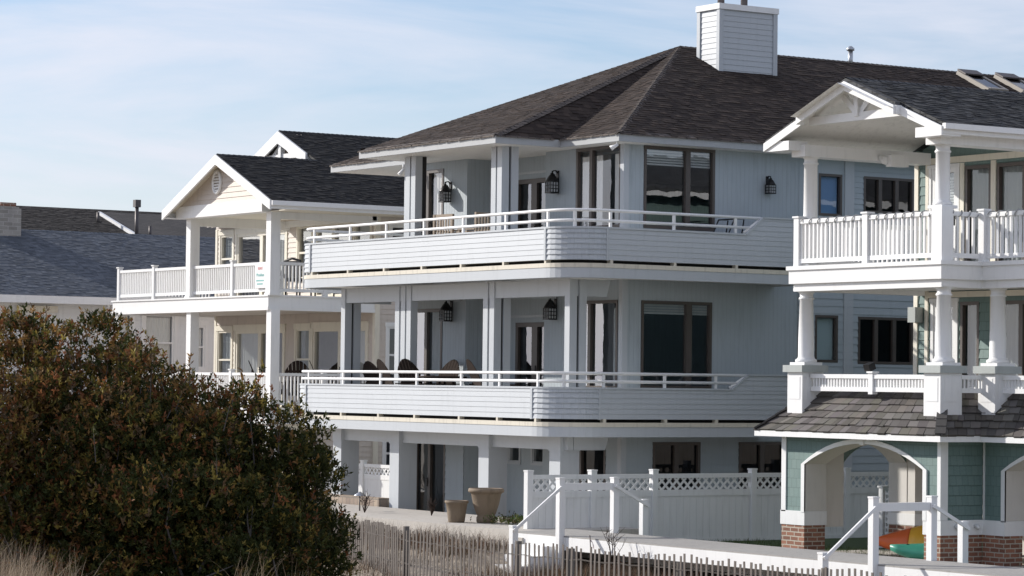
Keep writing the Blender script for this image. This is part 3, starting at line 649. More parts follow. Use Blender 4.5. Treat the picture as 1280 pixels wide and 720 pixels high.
part('ground_floor_wall', 'bluewall', mid, mwall)
up_side = [(37.56, 38.89, 6.5, 7.24), (36.40, 37.0, 6.4, 7.24)]
def siding2(mb):
    lapwall(mb, 'B', XB+0.004, Z2, Z3, 0.11, 0.014, rect(37.3, 52), up_side[:1])
    lapwall(mb, 'B', XB+0.004, Z1, Z2, 0.15, 0.014, rect(37.3, 52), [(37.44, 38.9, 3.46, 4.41)])
part('lap_siding', 'bluewall', mid, siding2)
def siding3(mb):
    lapwall(mb, 'B', XB+0.006, Z1, Z2, 0.15, 0.012, rect(35.9, 37.06), [(36.33, 36.92, 3.48, 4.42)])
    lapwall(mb, 'B', XB+0.006, Z2, Z3, None, 0.0, rect(35.9, 37.06), [up_side[1]])
# the openings behind siding3 are cut in the same skin
mb = MB()
siding3(mb); mb.build('lap_siding', M['bluewall'], mid)
pieces('corner_board', 'bluewhite', mid, lambda mb: (mb.abox('A', YL, XLF-0.06, XLF+0.06, Z0, Z3-0.002, -0.05, 0.022), mb.abox('B', XB, 37.061, 37.299, Z0, Z3-0.002, -0.05, 0.035), mb.abox('A', YR, XB-0.10, XB+0.02, Z0, Z3-0.002, -0.05, 0.022), mb.abox('B', XB, YR, YR+0.10, Z0, Z3-0.002, -0.05, 0.021)))
pieces('recess_trim', 'bluewhite', mid, lambda mb: (mb.abox('A', YD, XA1, XA2, 7.22, 7.27, 0, 0.02), mb.abox('A', YD, XA1, XA2, 4.32, 4.37, 0, 0.02)))
c1, c2 = 'curtain', 'greycurtain'
window(mid, 'A', YL, *wins['L'][0], fw=0.07, mull=[(-51.05, 0.1)], gm='glassclear', curtain=([(-51.65, -51.12), (-50.98, -50.5)], c1, 7.38), name='window')
window(mid, 'A', YL, *wins['L'][1], fw=0.07, mull=[(-51.05, 0.1)], curtain=([(-50.98, -50.48)], c1, 4.48))
window(mid, 'A', YL, *wins['L'][2], fw=0.06, mull=[(-50.85, 0.09)], gm='glassdark', name='sliding_door', handle=-50.9)
for k, (a, b) in ((0, (-48.68, -47.49)), (1, (-48.63, -47.39))):
    c = (a+b)/2
    w = window(mid, 'A', YD, *wins['D'][k], fw=0.09, mull=[(c, 0.2)], gm='glassdark', name='french_door', handle=c+0.05)
for k in (2, 3): window(mid, 'A', YD, *wins['D'][k], fw=0.03, fm='bluewhite', gm='glassdark', trim=0.05)
window(mid, 'A', YR, *wins['R'][0], fw=0.06, mull=[(-45.45, 0.09)], gm='glassclear', curtain=([(-45.9, -45.52), (-45.38, -45.2), (-44.8, -44.5)], c1, 7.4))
window(mid, 'A', YR, *wins['R'][1], fw=0.06, mull=[(-45.45, 0.09)], curtain=([(-45.9, -45.52), (-44.75, -44.56)], c1, 4.45))
window(mid, 'A', YR, *wins['R'][2], fw=0.06, gm='glassblack', name='door', handle=-45.6)
window(mid, 'B', XB, *wins['B'][0], fw=0.06, mull=[(33.16, 0.11)], gm='glass', cside=(7.2, 7.5))
window(mid, 'B', XB, *wins['B'][1], fw=0.06, mull=[(33.22, 0.13)], gm='glass', cside=(4.35, 4.52))
for k in (2, 3): window(mid, 'B', XB, *wins['B'][k], fw=0.06, mull=[(sum(wins['B'][k][:2])/2, 0.1)], gm='glassblack')
window(mid, 'B', XB+0.006, *up_side[1], fw=0.05, gm='glassclear', shade='blueskyrefl')
window(mid, 'B', XB+0.006, 36.33, 36.92, 3.48, 4.42, fw=0.05, gm='glassclear', shade='paleskyrefl')
window(mid, 'B', XB+0.004, *up_side[0], fw=0.055, mull=[(38.0, 0.09), (38.44, 0.09)], gm='glassdark')
window(mid, 'B', XB+0.004, 37.44, 38.9, 3.46, 4.41, fw=0.055, mull=[(37.92, 0.09), (38.4, 0.09)], gm='glassblack')

# balconies
def deck(z_top, z_bot, x0, x1, y0, Rr, yend, rail_z, mid_z, posts_x, posts_y, ramp, dz):
    xl, xr = x0, x1+Rr
    left = [(XLF, 33.6), (x0-Rr, 33.6), (x0-Rr, y0+Rr)]+arc(x0, y0+Rr, Rr, 180, 270)[1:]
    right = arc(x1, y0+Rr, Rr, -90, 0)
    full = left+right+[(xr, yend), (XB, yend)]
    e = 0.098
    # parapet
    def band(mb): mb.sweep([(x0, y0), (x1, y0)], lap_profile(z_bot, z_top, e, 0.009, 0.10))
    b = part('balcony_parapet', 'bluewhite', mid, band)
    def sideband(mb):
        y1, y2 = ramp; zt2 = rail_z-0.005
        mb.sweep([(xr, y0+Rr), (xr, yend)], lap_profile(z_bot, z_top, e, 0.009, 0.10))
        k = 0; z = z_top
        def us(z): return y1+(y2-y1)*(z-z_top)/(zt2-z_top)
        while z < zt2-1e-6:
            zt = min(z+e, zt2); t0, t1 = 0.009, 0.009*(1-(zt-z)/e)
            v = [(xr+t0, us(z), z), (xr+t0, yend, z), (xr+t1, yend, zt), (xr+t1, us(zt), zt), (xr-0.1, us(z), z), (xr-0.1, yend, z), (xr-0.1, yend, zt), (xr-0.1, us(zt), zt)]
            mb._add(v, [[0, 1, 2, 3], [4, 7, 6, 5], [0, 4, 5, 1], [1, 5, 6, 2], [2, 6, 7, 3], [3, 7, 4, 0]]); z = zt
        mb.sweep([(xr, yend), (XB, yend)], lap_profile(z_bot, zt2, e, 0.009, 0.10))
    part('balcony_parapet', 'bluewhite', mid, sideband)
    part('curved_shingle_corner', 'bshingle', mid, lambda mb: mb.sweep(right, lap_profile(z_bot, z_top, e, 0.018, 0.10)))
    part('curved_shingle_corner', 'bshingle', mid, lambda mb: mb.sweep(left, lap_profile(z_bot, z_top, e, 0.018, 0.10)))
    def trims(mb):
        y1, y2 = ramp
        p = left+right+[(xr, y1)]
        mb.sweep(p, [(-0.11, z_top+0.001), (0.022, z_top+0.001), (0.022, z_top+0.035), (-0.11, z_top+0.035)])
        zt2 = rail_z-0.004
        mb.beam((xr-0.042, y1, z_top+0.018), (xr-0.042, y2, zt2+0.015), 0.135, 0.035)
        mb.beam((xr-0.042, y2-0.01, zt2+0.016), (xr-0.042, yend+0.02, zt2+0.016), 0.135, 0.032)
        mb.beam((xr-0.1, yend-0.04, zt2+0.015), (XB, yend-0.04, zt2+0.015), 0.135, 0.03)
        for x in (x0+0.02, x1-0.02): mb.box(x-0.03, x+0.03, y0-0.026, y0+0.02, z_bot-0.01, z_top+0.0005)
        mb.box(xr-0.02, xr+0.024, y0+Rr-0.015, y0+Rr+0.03, z_bot-0.01, z_top+0.0005)
    part('parapet_trim', 'bluewhite', mid, trims)
    g1, g2, g3 = z_bot-0.062, z_bot-0.142, z_bot-0.33
    part('ledge', 'ledge', mid, lambda mb: (mb.sweep(full, [(-0.25, g2), (0.02, g2), (0.02, g1), (-0.25, g1)]),
        [mb.box(x-0.03, x+0.03, y0-0.01, y0+0.1, g1-0.01, z_bot+0.004) for x in posts_x], [mb.box(xr-0.1, xr+0.01, y-0.03, y+0.03, g1-0.01, z_bot+0.004) for y in posts_y]))
    part('fascia_board', 'bluewhite', mid, lambda mb: mb.sweep(full, [(-0.06, g3), (0.008, g3), (0.008, g2-0.001), (-0.06, g2-0.001)]))
    inner = [(XLF-0.02, YL-0.02), (XLF-0.02, 33.5), (x0-Rr+0.07, 33.5)]+[(x, y) for x, y in arc(x0, y0+Rr, Rr-0.12, 180, 270)]+[(x, y) for x, y in arc(x1, y0+Rr, Rr-0.12, -90, 0)]+[(xr-0.12, yend-0.08), (XB+0.02, yend-0.08), (XB+0.02, YR-0.02), (XA2, YR-0.02), (XA2, YD-0.02), (XA1+0.02, YD-0.02), (XA1+0.02, YL-0.02)]
    part('deck_floor', 'palefloor', mid, lambda mb: mb.slab([(x, y, z_bot+0.03) for x, y in inner], 0.028))
    part('gap_shade_strip', 'darkbox', mid, lambda mb: mb.sweep(full, [(-0.34, g1-0.03), (-0.28, g1-0.03), (-0.28, z_bot), (-0.34, z_bot)]))  # near-black strip added behind the gap to paint its shade
    part('deck_ceiling', 'soffit', mid, lambda mb: mb.slab([(x, y, g3+0.06) for x, y in inner], 0.02))
    # pipe rails
    def rails(mb):
        ins = -0.045
        pa = [(x0-Rr-ins, 33.4), (x0-Rr-ins, y0+Rr)]+arc(x0, y0+Rr, Rr+ins, 180, 270)[1:]+arc(x1, y0+Rr, Rr+ins, -90, 0)
        for z, ye in ((rail_z, ramp[1]-0.01), (mid_z, ramp[0]+(ramp[1]-ramp[0])*0.45)):
            mb.tube([(x, y, z) for x, y in pa]+[(xr+ins, ye, z)], 0.029, 8)
        mb.tube([(xr+ins, ramp[0]-0.02, z_top+0.05), (xr+ins, ramp[1]-0.01, rail_z)], 0.027, 8)
        for x in posts_x: mb.box(x-0.025, x+0.025, y0+0.025, y0+0.065, z_top, rail_z-0.01)
        for y in posts_y: mb.box(xr-0.065, xr-0.025, y-0.025, y+0.025, z_top, rail_z-0.01)
        a = R(-45); mb.box(x1+(Rr-.045)*math.cos(a)-0.025, x1+(Rr-.045)*math.cos(a)+0.025, y0+Rr+(Rr-.045)*math.sin(a)-0.025, y0+Rr+(Rr-.045)*math.sin(a)+0.025, z_top, rail_z-0.01)
    part('railing', 'white', mid, rails)
deck(5.85, 5.275, -52.8, -43.91, 29.59, 0.8, 35.3, 6.19, 6.0, [-52.7, -51.2, -49.75, -48.3, -46.85, -45.35, -43.93], [30.5, 31.95, 33.4], (33.62, 34.03), 0.0)
deck(2.90, 2.345, -52.9, -44.30, 29.59, 0.88, 35.0, 3.19, 3.04, [-52.85, -51.4, -49.9, -48.5, -46.85, -45.5, -44.2], [30.6, 32.0, 33.2], (33.55, 33.95), 0.0)
# column clusters and beams
CY = 30.16
def post(mb, x, y, z0, z1, w=0.165): mb.box(x, x+w, y, y+w, z0, z1)
def cl_up(x, extra=None, behind=True):
    def f(mb):
        post(mb, x, CY, 5.2, 7.57); post(mb, x+0.215, CY, 5.2, 7.57)
        if behind: post(mb, x+0.215, CY+0.22, 5.2, 7.57)
        if extra: post(mb, x-extra, CY+0.1, 5.2, 7.57)
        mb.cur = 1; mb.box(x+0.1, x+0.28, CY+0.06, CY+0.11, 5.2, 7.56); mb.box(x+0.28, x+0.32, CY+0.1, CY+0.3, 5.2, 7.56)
    mb = MB(); f(mb); mb.build('column', [M['bluewhite'], M['darkbox']], mid)
cl_up(-46.70); cl_up(-49.9, 0.21, False)
def cl_lo(xs, behind):
    mb = MB()
    for x in xs: post(mb, x, CY, 2.3, 4.94)
    if behind: post(mb, xs[-1], CY+0.22, 2.3, 4.94)
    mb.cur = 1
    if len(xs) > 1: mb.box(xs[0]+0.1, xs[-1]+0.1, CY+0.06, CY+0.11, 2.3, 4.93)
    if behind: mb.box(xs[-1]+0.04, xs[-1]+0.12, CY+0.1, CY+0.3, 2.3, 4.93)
    mb.build('column', [M['bluewhite'], M['darkbox']], mid)
cl_lo([-52.45], True); cl_lo([-50.25, -50.02, -49.8], False); cl_lo([-46.93, -46.70], True); cl_lo([-44.12], True)
def beams(mb):
    for za, zc in ((4.63, 4.94), (1.76, 2.03)):
        mb.box(-52.43, -44.0, CY+0.02, CY+0.14, za, zc)
        mb.prism('B', -43.99, [(CY+0.15, za), (CY+0.86, za), (CY+0.95, zc), (CY+0.15, zc)], -0.13, 0.0)
        mb.prism('B', -52.3, [(CY+0.15, za), (31.3, za), (31.3, zc), (CY+0.15, zc)], -0.13, 0.0)
    for x in (-49.66, -46.55): mb.box(x-0.13, x-0.01, CY+0.15, 32.05, 4.66, 4.93)
pieces('beam', 'bluewhite', mid, beams)
for x, w in ((-52.62, 0.34), (-50.3, 0.36), (-46.95, 0.36), (-44.5, 0.36)):
    mb = MB(); mb.box(x, x+w, CY-0.05, CY+0.38, 0.1, 1.80); mb.box(x-0.012, x+w+0.012, CY-0.062, CY+0.392, 1.74, 2.03); mb.build('pier', M['bluewhite'], mid)

# ================================================================== LEFT HOUSE
lh = thing('beach_house', 'beige sided house with black gabled roof, round gable vent and white balustraded decks', 'house', (-65, 36, 0), 0, 'houses along the beach')
YM, XR, XLw = 36.0, -60.9, -69.4
pit = (8.51-7.27)/2.83
def lh_roof(mb):
    mb.slab([(-59.89, 32.5, 7.27), (-59.89, 52, 7.27), (-64.7, 52, 9.38), (-64.7, 35.3, 9.38), (-62.72, 35.3, 8.51), (-62.72, 32.5, 8.51)], 0.06)
    mb.slab([(-65.6, 36.5, 7.25), (-65.6, 32.5, 7.25), (-62.72, 32.5, 8.511), (-62.72, 36.5, 8.511)], 0.06)
    mb.slab([(-69.5, 52, 7.27), (-69.5, 35.3, 7.27), (-64.7, 35.3, 9.381), (-64.7, 52, 9.381)], 0.06)
    mb.cur = 1; shingled(mb, [(-59.86, 32.48, 7.258), (-59.86, 35.3, 7.258), (-62.72, 35.3, 8.511), (-62.72, 32.48, 8.511)], 'black'); shingled(mb, [(-59.86, 35.3, 7.258), (-59.86, 52, 7.258), (-64.7, 52, 9.381), (-64.7, 35.3, 9.381)], 'black')
lroof = part('roof', [M['roofblack'], M['shingle']], lh, lh_roof)
part('ridge_cap', 'roofblack', lroof, lambda mb: caps(mb, [((-62.72, 32.5, 8.515), (-62.72, 35.3, 8.515)), ((-64.7, 35.3, 9.385), (-64.7, 52, 9.385))], 0.1))
def rake(mb, y, xa, za, xm, zm, h=0.2, th=0.05):
    mb.prism('A', y, [(xa, za-h*0.95), (xm, zm-h), (xm, zm-0.005), (xa, za-0.005)] if xa < xm else [(xm, zm-h), (xa, za-h*0.95), (xa, za-0.005), (xm, zm-0.005)], 0, th)
def lh_trim(mb):
    rake(mb, 32.5, -65.6, 7.25, -62.72, 8.51, 0.25); rake(mb, 32.5, -59.89, 7.27, -62.72, 8.51, 0.25)
    rake(mb, 35.3, -69.5, 7.27, -64.7, 9.38, 0.32); rake(mb, 35.3, -63.25, 8.745, -64.7, 9.38, 0.32); rake(mb, 35.5, -62.46, 8.40, -63.25, 8.745, 0.26)
    mb.box(-63.26, -63.20, 35.24, 35.5, 8.45, 8.73)
    mb.box(-59.95, -59.89, 32.5, 52, 7.06, 7.262)            # eave board
    mb.box(-59.89, -59.8, 32.48, 52, 7.14, 7.25)            # gutter
    mb.box(-65.6, -65.55, 32.5, 36.3, 7.06, 7.24)
    mb.box(-65.42, -60.85, 32.76, 33.14, 7.04, 7.34)          # frieze under the gable
    mb.box(-60.97, -60.85, 33.14, 36, 6.88, 7.12); mb.box(-65.42, -65.3, 33.14, 36, 6.88, 7.12)
    mb.box(-65.42, -60.85, 35.85, 35.97, 6.95, 7.12)
    mb.box(-65.65, -65.4, 32.5, 33.0, 7.05, 7.07)
    # upper gable truss
    mb.beam((-65.62, 35.4, 8.72), (-63.78, 35.4, 8.72), 0.08, 0.13); mb.beam((-64.7, 35.38, 8.66), (-64.7, 35.38, 9.2), 0.13, 0.13, (0, 1, 0))
    mb.beam((-65.25, 35.42, 8.72), (-64.7, 35.42, 9.08), 0.06, 0.09); mb.beam((-64.15, 35.42, 8.72), (-64.7, 35.42, 9.08), 0.06, 0.09)
pieces('trim_board', 'white', lh, lh_trim)
part('soffit', 'cream', lh, lambda mb: (mb.box(-60.85, -59.95, 33.0, 52, 7.05, 7.07), mb.box(-65.3, -60.98, 33.14, 35.85, 7.12, 7.14),
    mb.face([(-65.55, 32.55, 7.19), (-65.55, 33.02, 7.19), (-62.72, 33.02, 8.43), (-62.72, 32.55, 8.43)]), mb.face([(-59.95, 32.55, 7.18), (-59.95, 33.02, 7.18), (-62.72, 33.02, 8.43), (-62.72, 32.55, 8.43)])))
gcl = lambda z: (-65.6+(z-7.2)/0.4375+0.02, -59.89-(z-7.22)/pit-0.02)
part('gable_wall', 'beige', lh, lambda mb: lapwall(mb, 'A', 32.80, 7.33, 8.40, 0.13, 0.016, gcl))
part('gable_wall', 'beige', lh, lambda mb: lapwall(mb, 'A', 35.7, 7.1, 9.3, 0.13, 0.016, lambda z: (-69.4+(z-7.1)*2.25, -60.0-(z-7.1)*2.25 if z < 9.2 else -64.7)))
vent = MB()
ring = [(-63.22+0.20*math.sin(R(a)), 32.77, 7.865+0.27*math.cos(R(a))) for a in range(0, 361, 15)]
vent.tube(ring, 0.045, 6, False)
for k in range(7):
    z = 7.66+k*0.07; w = 0.19*math.sqrt(max(0, 1-((z-7.865)/0.26)**2)); vent.box(-63.22-w, -63.22+w, 32.75, 32.79, z-0.02, z+0.02)
vent.build('gable_vent', M['white'], lh)
lw = {
    'lo': [(-69.22, -68.45, 2.75, 4.30), (-68.2, -65.55, 2.3, 4.30), (-64.88, -64.17, 2.75, 4.32), (-64.0, -61.30, 2.3, 4.32)],
    'up': [(-69.15, -68.45, 5.6, 6.88), (-68.2, -65.5, 5.1, 6.88), (-64.85, -64.12, 5.6, 6.95), (-63.92, -62.16, 5.1, 6.95), (-61.95, -61.17, 5.6, 6.92)],
    'gr': [], 'side': [(36.35, 36.85, 2.95, 4.35), (36.4, 36.95, 5.75, 6.85), (36.3, 37.0, 0.7, 1.75)],
}
def lh_wall(mb):
    lapwall(mb, 'A', YM, 0.1, 2.25, 0.13, 0.016, rect(XLw, XR))
    lapwall(mb, 'A', YM, 2.25, 5.0, 0.13, 0.016, rect(XLw, XR), lw['lo'])
    lapwall(mb, 'A', YM, 5.0, 7.12, 0.13, 0.016, rect(XLw, XR), lw['up'])
    lapwall(mb, 'B', XR, 0.1, 7.06, 0.13, 0.016, rect(YM, 52), lw['side'])
    mb.box(XLw-0.06, XLw, YM, 52, 0.1, 7.2); mb.box(XLw, XR, 51.9, 52, 0.1, 7.2)
    for z in (2.2, 4.9): mb.box(XLw, XR-0.13, YM+0.13, 51.8, z, z+0.06)
    mb.box(XLw, XR-0.13, YM+0.13, 51.8, 7.02, 7.05)
part('wall', 'beige', lh, lh_wall)
pieces('corner_board', 'cream', lh, lambda mb: (mb.abox('A', YM, XR-0.1, XR+0.025, 0.1, 7.05, -0.05, 0.03), mb.abox('B', XR, YM, YM+0.1, 0.1, 7.05, -0.05, 0.029), mb.abox('A', YM, XLw-0.03, XLw+0.08, 0.1, 7.05, -0.05, 0.03)))
for k, key in ((0, 'lo'), (2, 'lo'), (0, 'up'), (2, 'up'), (4, 'up')):
    h = lw[key][k]; window(lh, 'A', YM, *h, fw=0.05, fm='cream', trim=0.08, header=0.06, rails=[(0, (h[2]+h[3])/2)], gm='glass', curtain=([(h[0]+0.06, h[1]-0.06)], c2, h[3]-0.05))
for key, k, shut in (('lo', 1, 1), ('lo', 3, 0), ('up', 1, 0), ('up', 3, 1)):
    h = lw[key][k]; c = (h[0]+h[1])/2; q = (h[1]-h[0])/2-0.1
    sp = [(h[0]+0.08, c-0.08)] if shut else [(c+0.08, h[1]-0.08)]
    window(lh, 'A', YM, *h, fw=0.08, fm='cream', trim=0.08, header=0.08, mull=[(c, 0.16)], name='sliding_door', gm='glassmirror', curtain=(sp, c1, h[3]-0.08), handle=c+0.05)
for h in lw['side']: window(lh, 'B', XR, *h, fw=0.05, fm='white', trim=0.07, header=0.03, rails=[(0, (h[2]+h[3])/2)], gm='glassdark')
def lh_deck(z, wrapx):
    pth = [(-69.54, YM-0.02), (-69.54, 33.0), (-60.9, 33.0), (-60.9, YM-0.02)]
    part('deck_fascia', 'white', lh, lambda mb: (mb.sweep(pth, [(-0.06, z-0.36), (0, z-0.36), (0, z-0.03), (-0.06, z-0.03)]), mb.sweep(pth, [(-0.1, z-0.029), (0.035, z-0.029), (0.035, z+0.01), (-0.1, z+0.01)]), mb.sweep(pth, [(0.001, z-0.36), (0.022, z-0.36), (0.022, z-0.27), (0.001, z-0.27)])))
    part('deck_floor', 'palefloor', lh, lambda mb: mb.box(-69.47, -60.98, 33.07, YM-0.03, z-0.05, z))
    part('deck_ceiling', 'beige' if z > 4 else 'cream', lh, lambda mb: mb.box(-69.47, -60.98, 33.07, YM-0.03, z-0.34, z-0.3))
lh_deck(5.04, 1); lh_deck(2.30, 1)
def balustrade(par, segs, z, h, posts, sp=0.1, bw=0.034, pw=0.11, mat='white', capw=0.075, post_h=0.06, low=0.09):
    """segs: ((x,y),(x,y)) runs -> rails; balusters as one patterned mesh; each post its own part"""
    rl, bl = MB(), MB()
    for a, b in segs:
        a = Vector((*a, 0)); b = Vector((*b, 0)); d = b-a; n = max(1, int(d.length/sp))
        rl.beam(a+Vector((0, 0, z+h-0.035)), b+Vector((0, 0, z+h-0.035)), capw, 0.07); rl.beam(a+Vector((0, 0, z+low+0.03)), b+Vector((0, 0, z+low+0.03)), 0.05, 0.075)
        for i in range(1, n):
            p = a+d*i/n; bl.box(p.x-bw/2, p.x+bw/2, p.y-bw/2, p.y+bw/2, z+low+0.066, z+h-0.069)
    pieces('handrail', mat, par, lambda q: (q.v.extend(rl.v), q.f.extend(rl.f), q.m.extend(rl.m), q.sm.extend(rl.sm))); bl.build('balusters', M[mat], par)
    for x, y in posts:
        mb = MB(); mb.box(x-pw/2, x+pw/2, y-pw/2, y+pw/2, z-0.02, z+h+post_h); mb.box(x-pw/2-0.02, x+pw/2+0.02, y-pw/2-0.02, y+pw/2+0.02, z+h+post_h, z+h+post_h+0.03); mb.build('post', M[mat], par)
balustrade(lh, [((-69.4, 33.12), (-60.96, 33.12)), ((-60.98, 33.2), (-60.98, 35.9)), ((-69.42, 33.2), (-69.42, 35.9))], 5.05, 0.80, [(-69.38, 33.12), (-67.3, 33.12), (-62.95, 33.12), (-60.98, 34.6), (-60.98, 35.85)])
balustrade(lh, [((-69.4, 33.12), (-60.96, 33.12)), ((-60.98, 33.2), (-60.98, 35.9)), ((-69.42, 33.2), (-69.42, 35.9))], 2.31, 0.86, [(-69.38, 33.12), (-67.3, 33.12), (-62.95, 33.12), (-60.98, 34.6)])
for x in (-65.3, -61.06):
    mb = MB(); mb.box(x, x+0.24, 33.0, 33.26, 5.05, 7.05); mb.box(x-0.02, x+0.26, 32.98, 33.28, 5.04, 5.1); mb.build('column', M['white'], lh)
for x in (-69.45, -65.3, -61.06):
    mb = MB(); mb.box(x, x+0.24, 33.04, 33.28, 0.1, 4.70); mb.build('column', M['white'], lh)
part('porch_arch', 'cream', lh, lambda mb: mb.prism('B', -60.95, [(33.3, 1.95), (33.3, 1.5), (33.5, 1.7), (34.0, 1.82), (34.6, 1.86), (35.4, 1.8), (35.95, 1.6), (35.95, 1.95)], -0.1, 0))
part('ground_floor_wall', 'beige', lh, lambda mb: (lapwall(mb, 'B', XR-0.03, 0.1, 1.94, 0.13, 0.016, rect(34.35, YM)), lapwall(mb, 'A', 34.35, 0.1, 1.94, 0.13, 0.016, rect(-68.5, XR-0.03))))
# sign hung on the balustrade
sg = thing('rental_sign', 'small white rental sign with red and teal lettering hung on the white balustrade', 'sign', (-61.35, 33.03, 5.5))
part('board', 'white', sg, lambda mb: mb.box(-61.66, -61.10, 33.03, 33.055, 5.22, 5.80))
def text(s, x, z, size, mat, par, ax='A', pl=33.028):
    cu = bpy.data.curves.new('lettering', 'FONT'); cu.body = s; cu.size = size; cu.extrude = 0.002; cu.align_x = 'CENTER'; cu.materials.append(M[mat])
    tmp = bpy.data.objects.new('tmp', cu); COL.objects.link(tmp); bpy.context.view_layer.update()
    me = bpy.data.meshes.new_from_object(tmp.evaluated_get(bpy.context.evaluated_depsgraph_get())); bpy.data.objects.remove(tmp); bpy.data.curves.remove(cu)
    o = bpy.data.objects.new('lettering', me); COL.objects.link(o); o.parent = par
    o.rotation_euler = (R(90), 0, 0); o.location = Vector((x, pl, z))-par.location
text('RENT', -61.38, 5.66, 0.10, 'red', sg); text('Monihan', -61.38, 5.50, 0.115, 'tealink', sg)
for k, w in ((0, 0.4), (1, 0.32)):
    part('print_line', 'tealink', sg, lambda mb: [mb.box(-61.38-w/2+i*0.05, -61.38-w/2+i*0.05+0.032, 33.026, 33.031, 5.38-k*0.08, 5.415-k*0.08) for i in range(int(w/0.05))])

# ================================================================== FAR HOUSES
fh = thing('beach_house', 'low white house with long blue grey shingle roof and brick chimney, far left', 'house', (-79, 45, 0), 0, 'houses along the beach')
def far_roof(mb):
    mb.slab([(-74, 27.5, 5.29), (-74, 52, 5.29), (-79.2, 52, 7.37), (-79.2, 27.5, 7.37)], 0.1); mb.slab([(-84.4, 52, 5.29), (-84.4, 27.5, 5.29), (-79.2, 27.5, 7.371), (-79.2, 52, 7.371)], 0.1)
    mb.cur = 1; shingled(mb, [(-73.95, 27.5, 5.27), (-73.95, 52, 5.27), (-79.2, 52, 7.371), (-79.2, 27.5, 7.371)], 'blue')
froof = part('roof', [M['roofblue'], M['shingle']], fh, far_roof)
part('ridge_cap', 'roofblue', froof, lambda mb: caps(mb, [((-79.2, 27.5, 7.37), (-79.2, 52, 7.37))], 0.12))
part('eave_board', 'white', fh, lambda mb: (mb.box(-74.03, -73.93, 27.5, 52, 5.06, 5.27), mb.box(-74.6, -74.03, 27.5, 52, 5.06, 5.10)))
fch = part('chimney', 'stone', froof, lambda mb: (mb.box(-79.5, -78.6, 33.05, 34.3, 6.6, 7.95), mb.box(-79.45, -78.65, 33.1, 34.25, 7.95, 8.0)))
part('chimney_pot', 'brick', fch, lambda mb: (mb.box(-79.35, -78.75, 33.1, 33.6, 8.0, 8.13), mb.box(-79.35, -78.75, 33.7, 34.2, 8.0, 8.13)))
fwn = [(35.35, 36.0, 3.2, 4.85), (36.4, 37.35, 3.2, 4.85), (37.9, 38.35, 3.3, 4.55), (32.6, 33.5, 3.4, 4.8)]
part('wall', 'farwall', fh, lambda mb: (lapwall(mb, 'B', -74.6, 0, 5.1, 0.15, 0.012, rect(28, 52), fwn), mb.box(-84, -74.73, 28, 28.1, 0, 5.2), mb.box(-84, -74.73, 51.9, 52, 0, 5.2), mb.box(-84.1, -84, 28, 52, 0, 5.2), mb.box(-84, -74.73, 28.1, 51.9, 5.0, 5.06)))
for h in fwn: window(fh, 'B', -74.6, *h, fw=0.06, fm='white', trim=0.1, header=0.03, rails=[(0, (h[2]+h[3])/2)], curtain=([(h[0]+0.07, h[1]-0.07)], c1, h[3]-0.1))
part('shutter_box', 'cream', fh, lambda mb: mb.abox('B', -74.6, 32.45, 33.65, 4.82, 5.0, 0.02, 0.14))
part('downspout', 'white', fh, lambda mb: mb.tube([(-74.02, 35.0, 5.1), (-74.05, 35.0, 4.95), (-74.5, 34.7, 4.7), (-74.53, 34.7, 0.2)], 0.045, 8))

bh = thing('beach_house', 'distant house whose dark brown roof with a pipe flue shows behind the blue grey roof', 'house', (-97, 55, 0), 0, 'houses along the beach')
def bh_roof(mb):
    mb.slab([(-84, 30, 6.2), (-84, 45.28, 6.2), (-92, 45.28, 8.86), (-92, 30, 8.9)], 0.15)
    mb.slab([(-83, 45.3, 6.05), (-83, 62, 6.05), (-92, 62, 8.92), (-92, 43.2, 8.92)], 0.15)
    mb.slab([(-101, 62, 6.05), (-101, 30, 6.05), (-92, 30, 8.9), (-92, 62, 8.9)], 0.15)
def bh_roof2(mb):
    z = lambda x: 8.9-0.31*(x+92)
    mb.slab([(-80, 30, z(-80)), (-80, 62, z(-80)), (-92, 62, z(-92)), (-92, 30, z(-92))], 0.15); mb.slab([(-104, 62, z(-80)), (-104, 30, z(-80)), (-92, 30, z(-92)+.001), (-92, 62, z(-92)+.001)], 0.15)
    mb.cur = 1; shingled(mb, [(-84, 36, z(-84)), (-84, 48, z(-84)), (-92, 48, z(-92)), (-92, 36, z(-92))], 'dark')
bro = part('roof', [M['roofdark'], M['shingle']], bh, bh_roof2)
z_ = lambda x: 8.9-0.31*(x+92)
part('raised_roof', 'roofdark', bh, lambda mb: mb.slab([(-80, 42.78, z_(-80)+0.12), (-80, 62, z_(-80)+0.12), (-91.6, 62, z_(-91.6)+0.02), (-91.6, 42.78, z_(-91.6)+0.02)], 0.05))
part('rake_board', 'white', bh, lambda mb: mb.beam((-91.3, 42.75, z_(-91.3)+0.0), (-87.0, 42.75, z_(-87.0)+0.04), 0.1, 0.2))
part('wall', 'farwall', bh, lambda mb: mb.box(-103.5, -80.5, 30.5, 61.5, 0, 5.1))
part('flue', 'darkmetal', bro, lambda mb: (mb.tube([(-88.0, 42.6, 7.5), (-88.0, 42.6, 8.78)], 0.065, 10), mb.box(-88.1, -87.9, 42.5, 42.7, 8.78, 9.03)))
for x, y in ((-90.2, 42.2), (-88.6, 43.4)): part('vent_pipe', 'darkmetal', bro, lambda mb: mb.tube([(x, y, z_(x)-0.1), (x, y, z_(x)+0.35)], 0.05, 8))

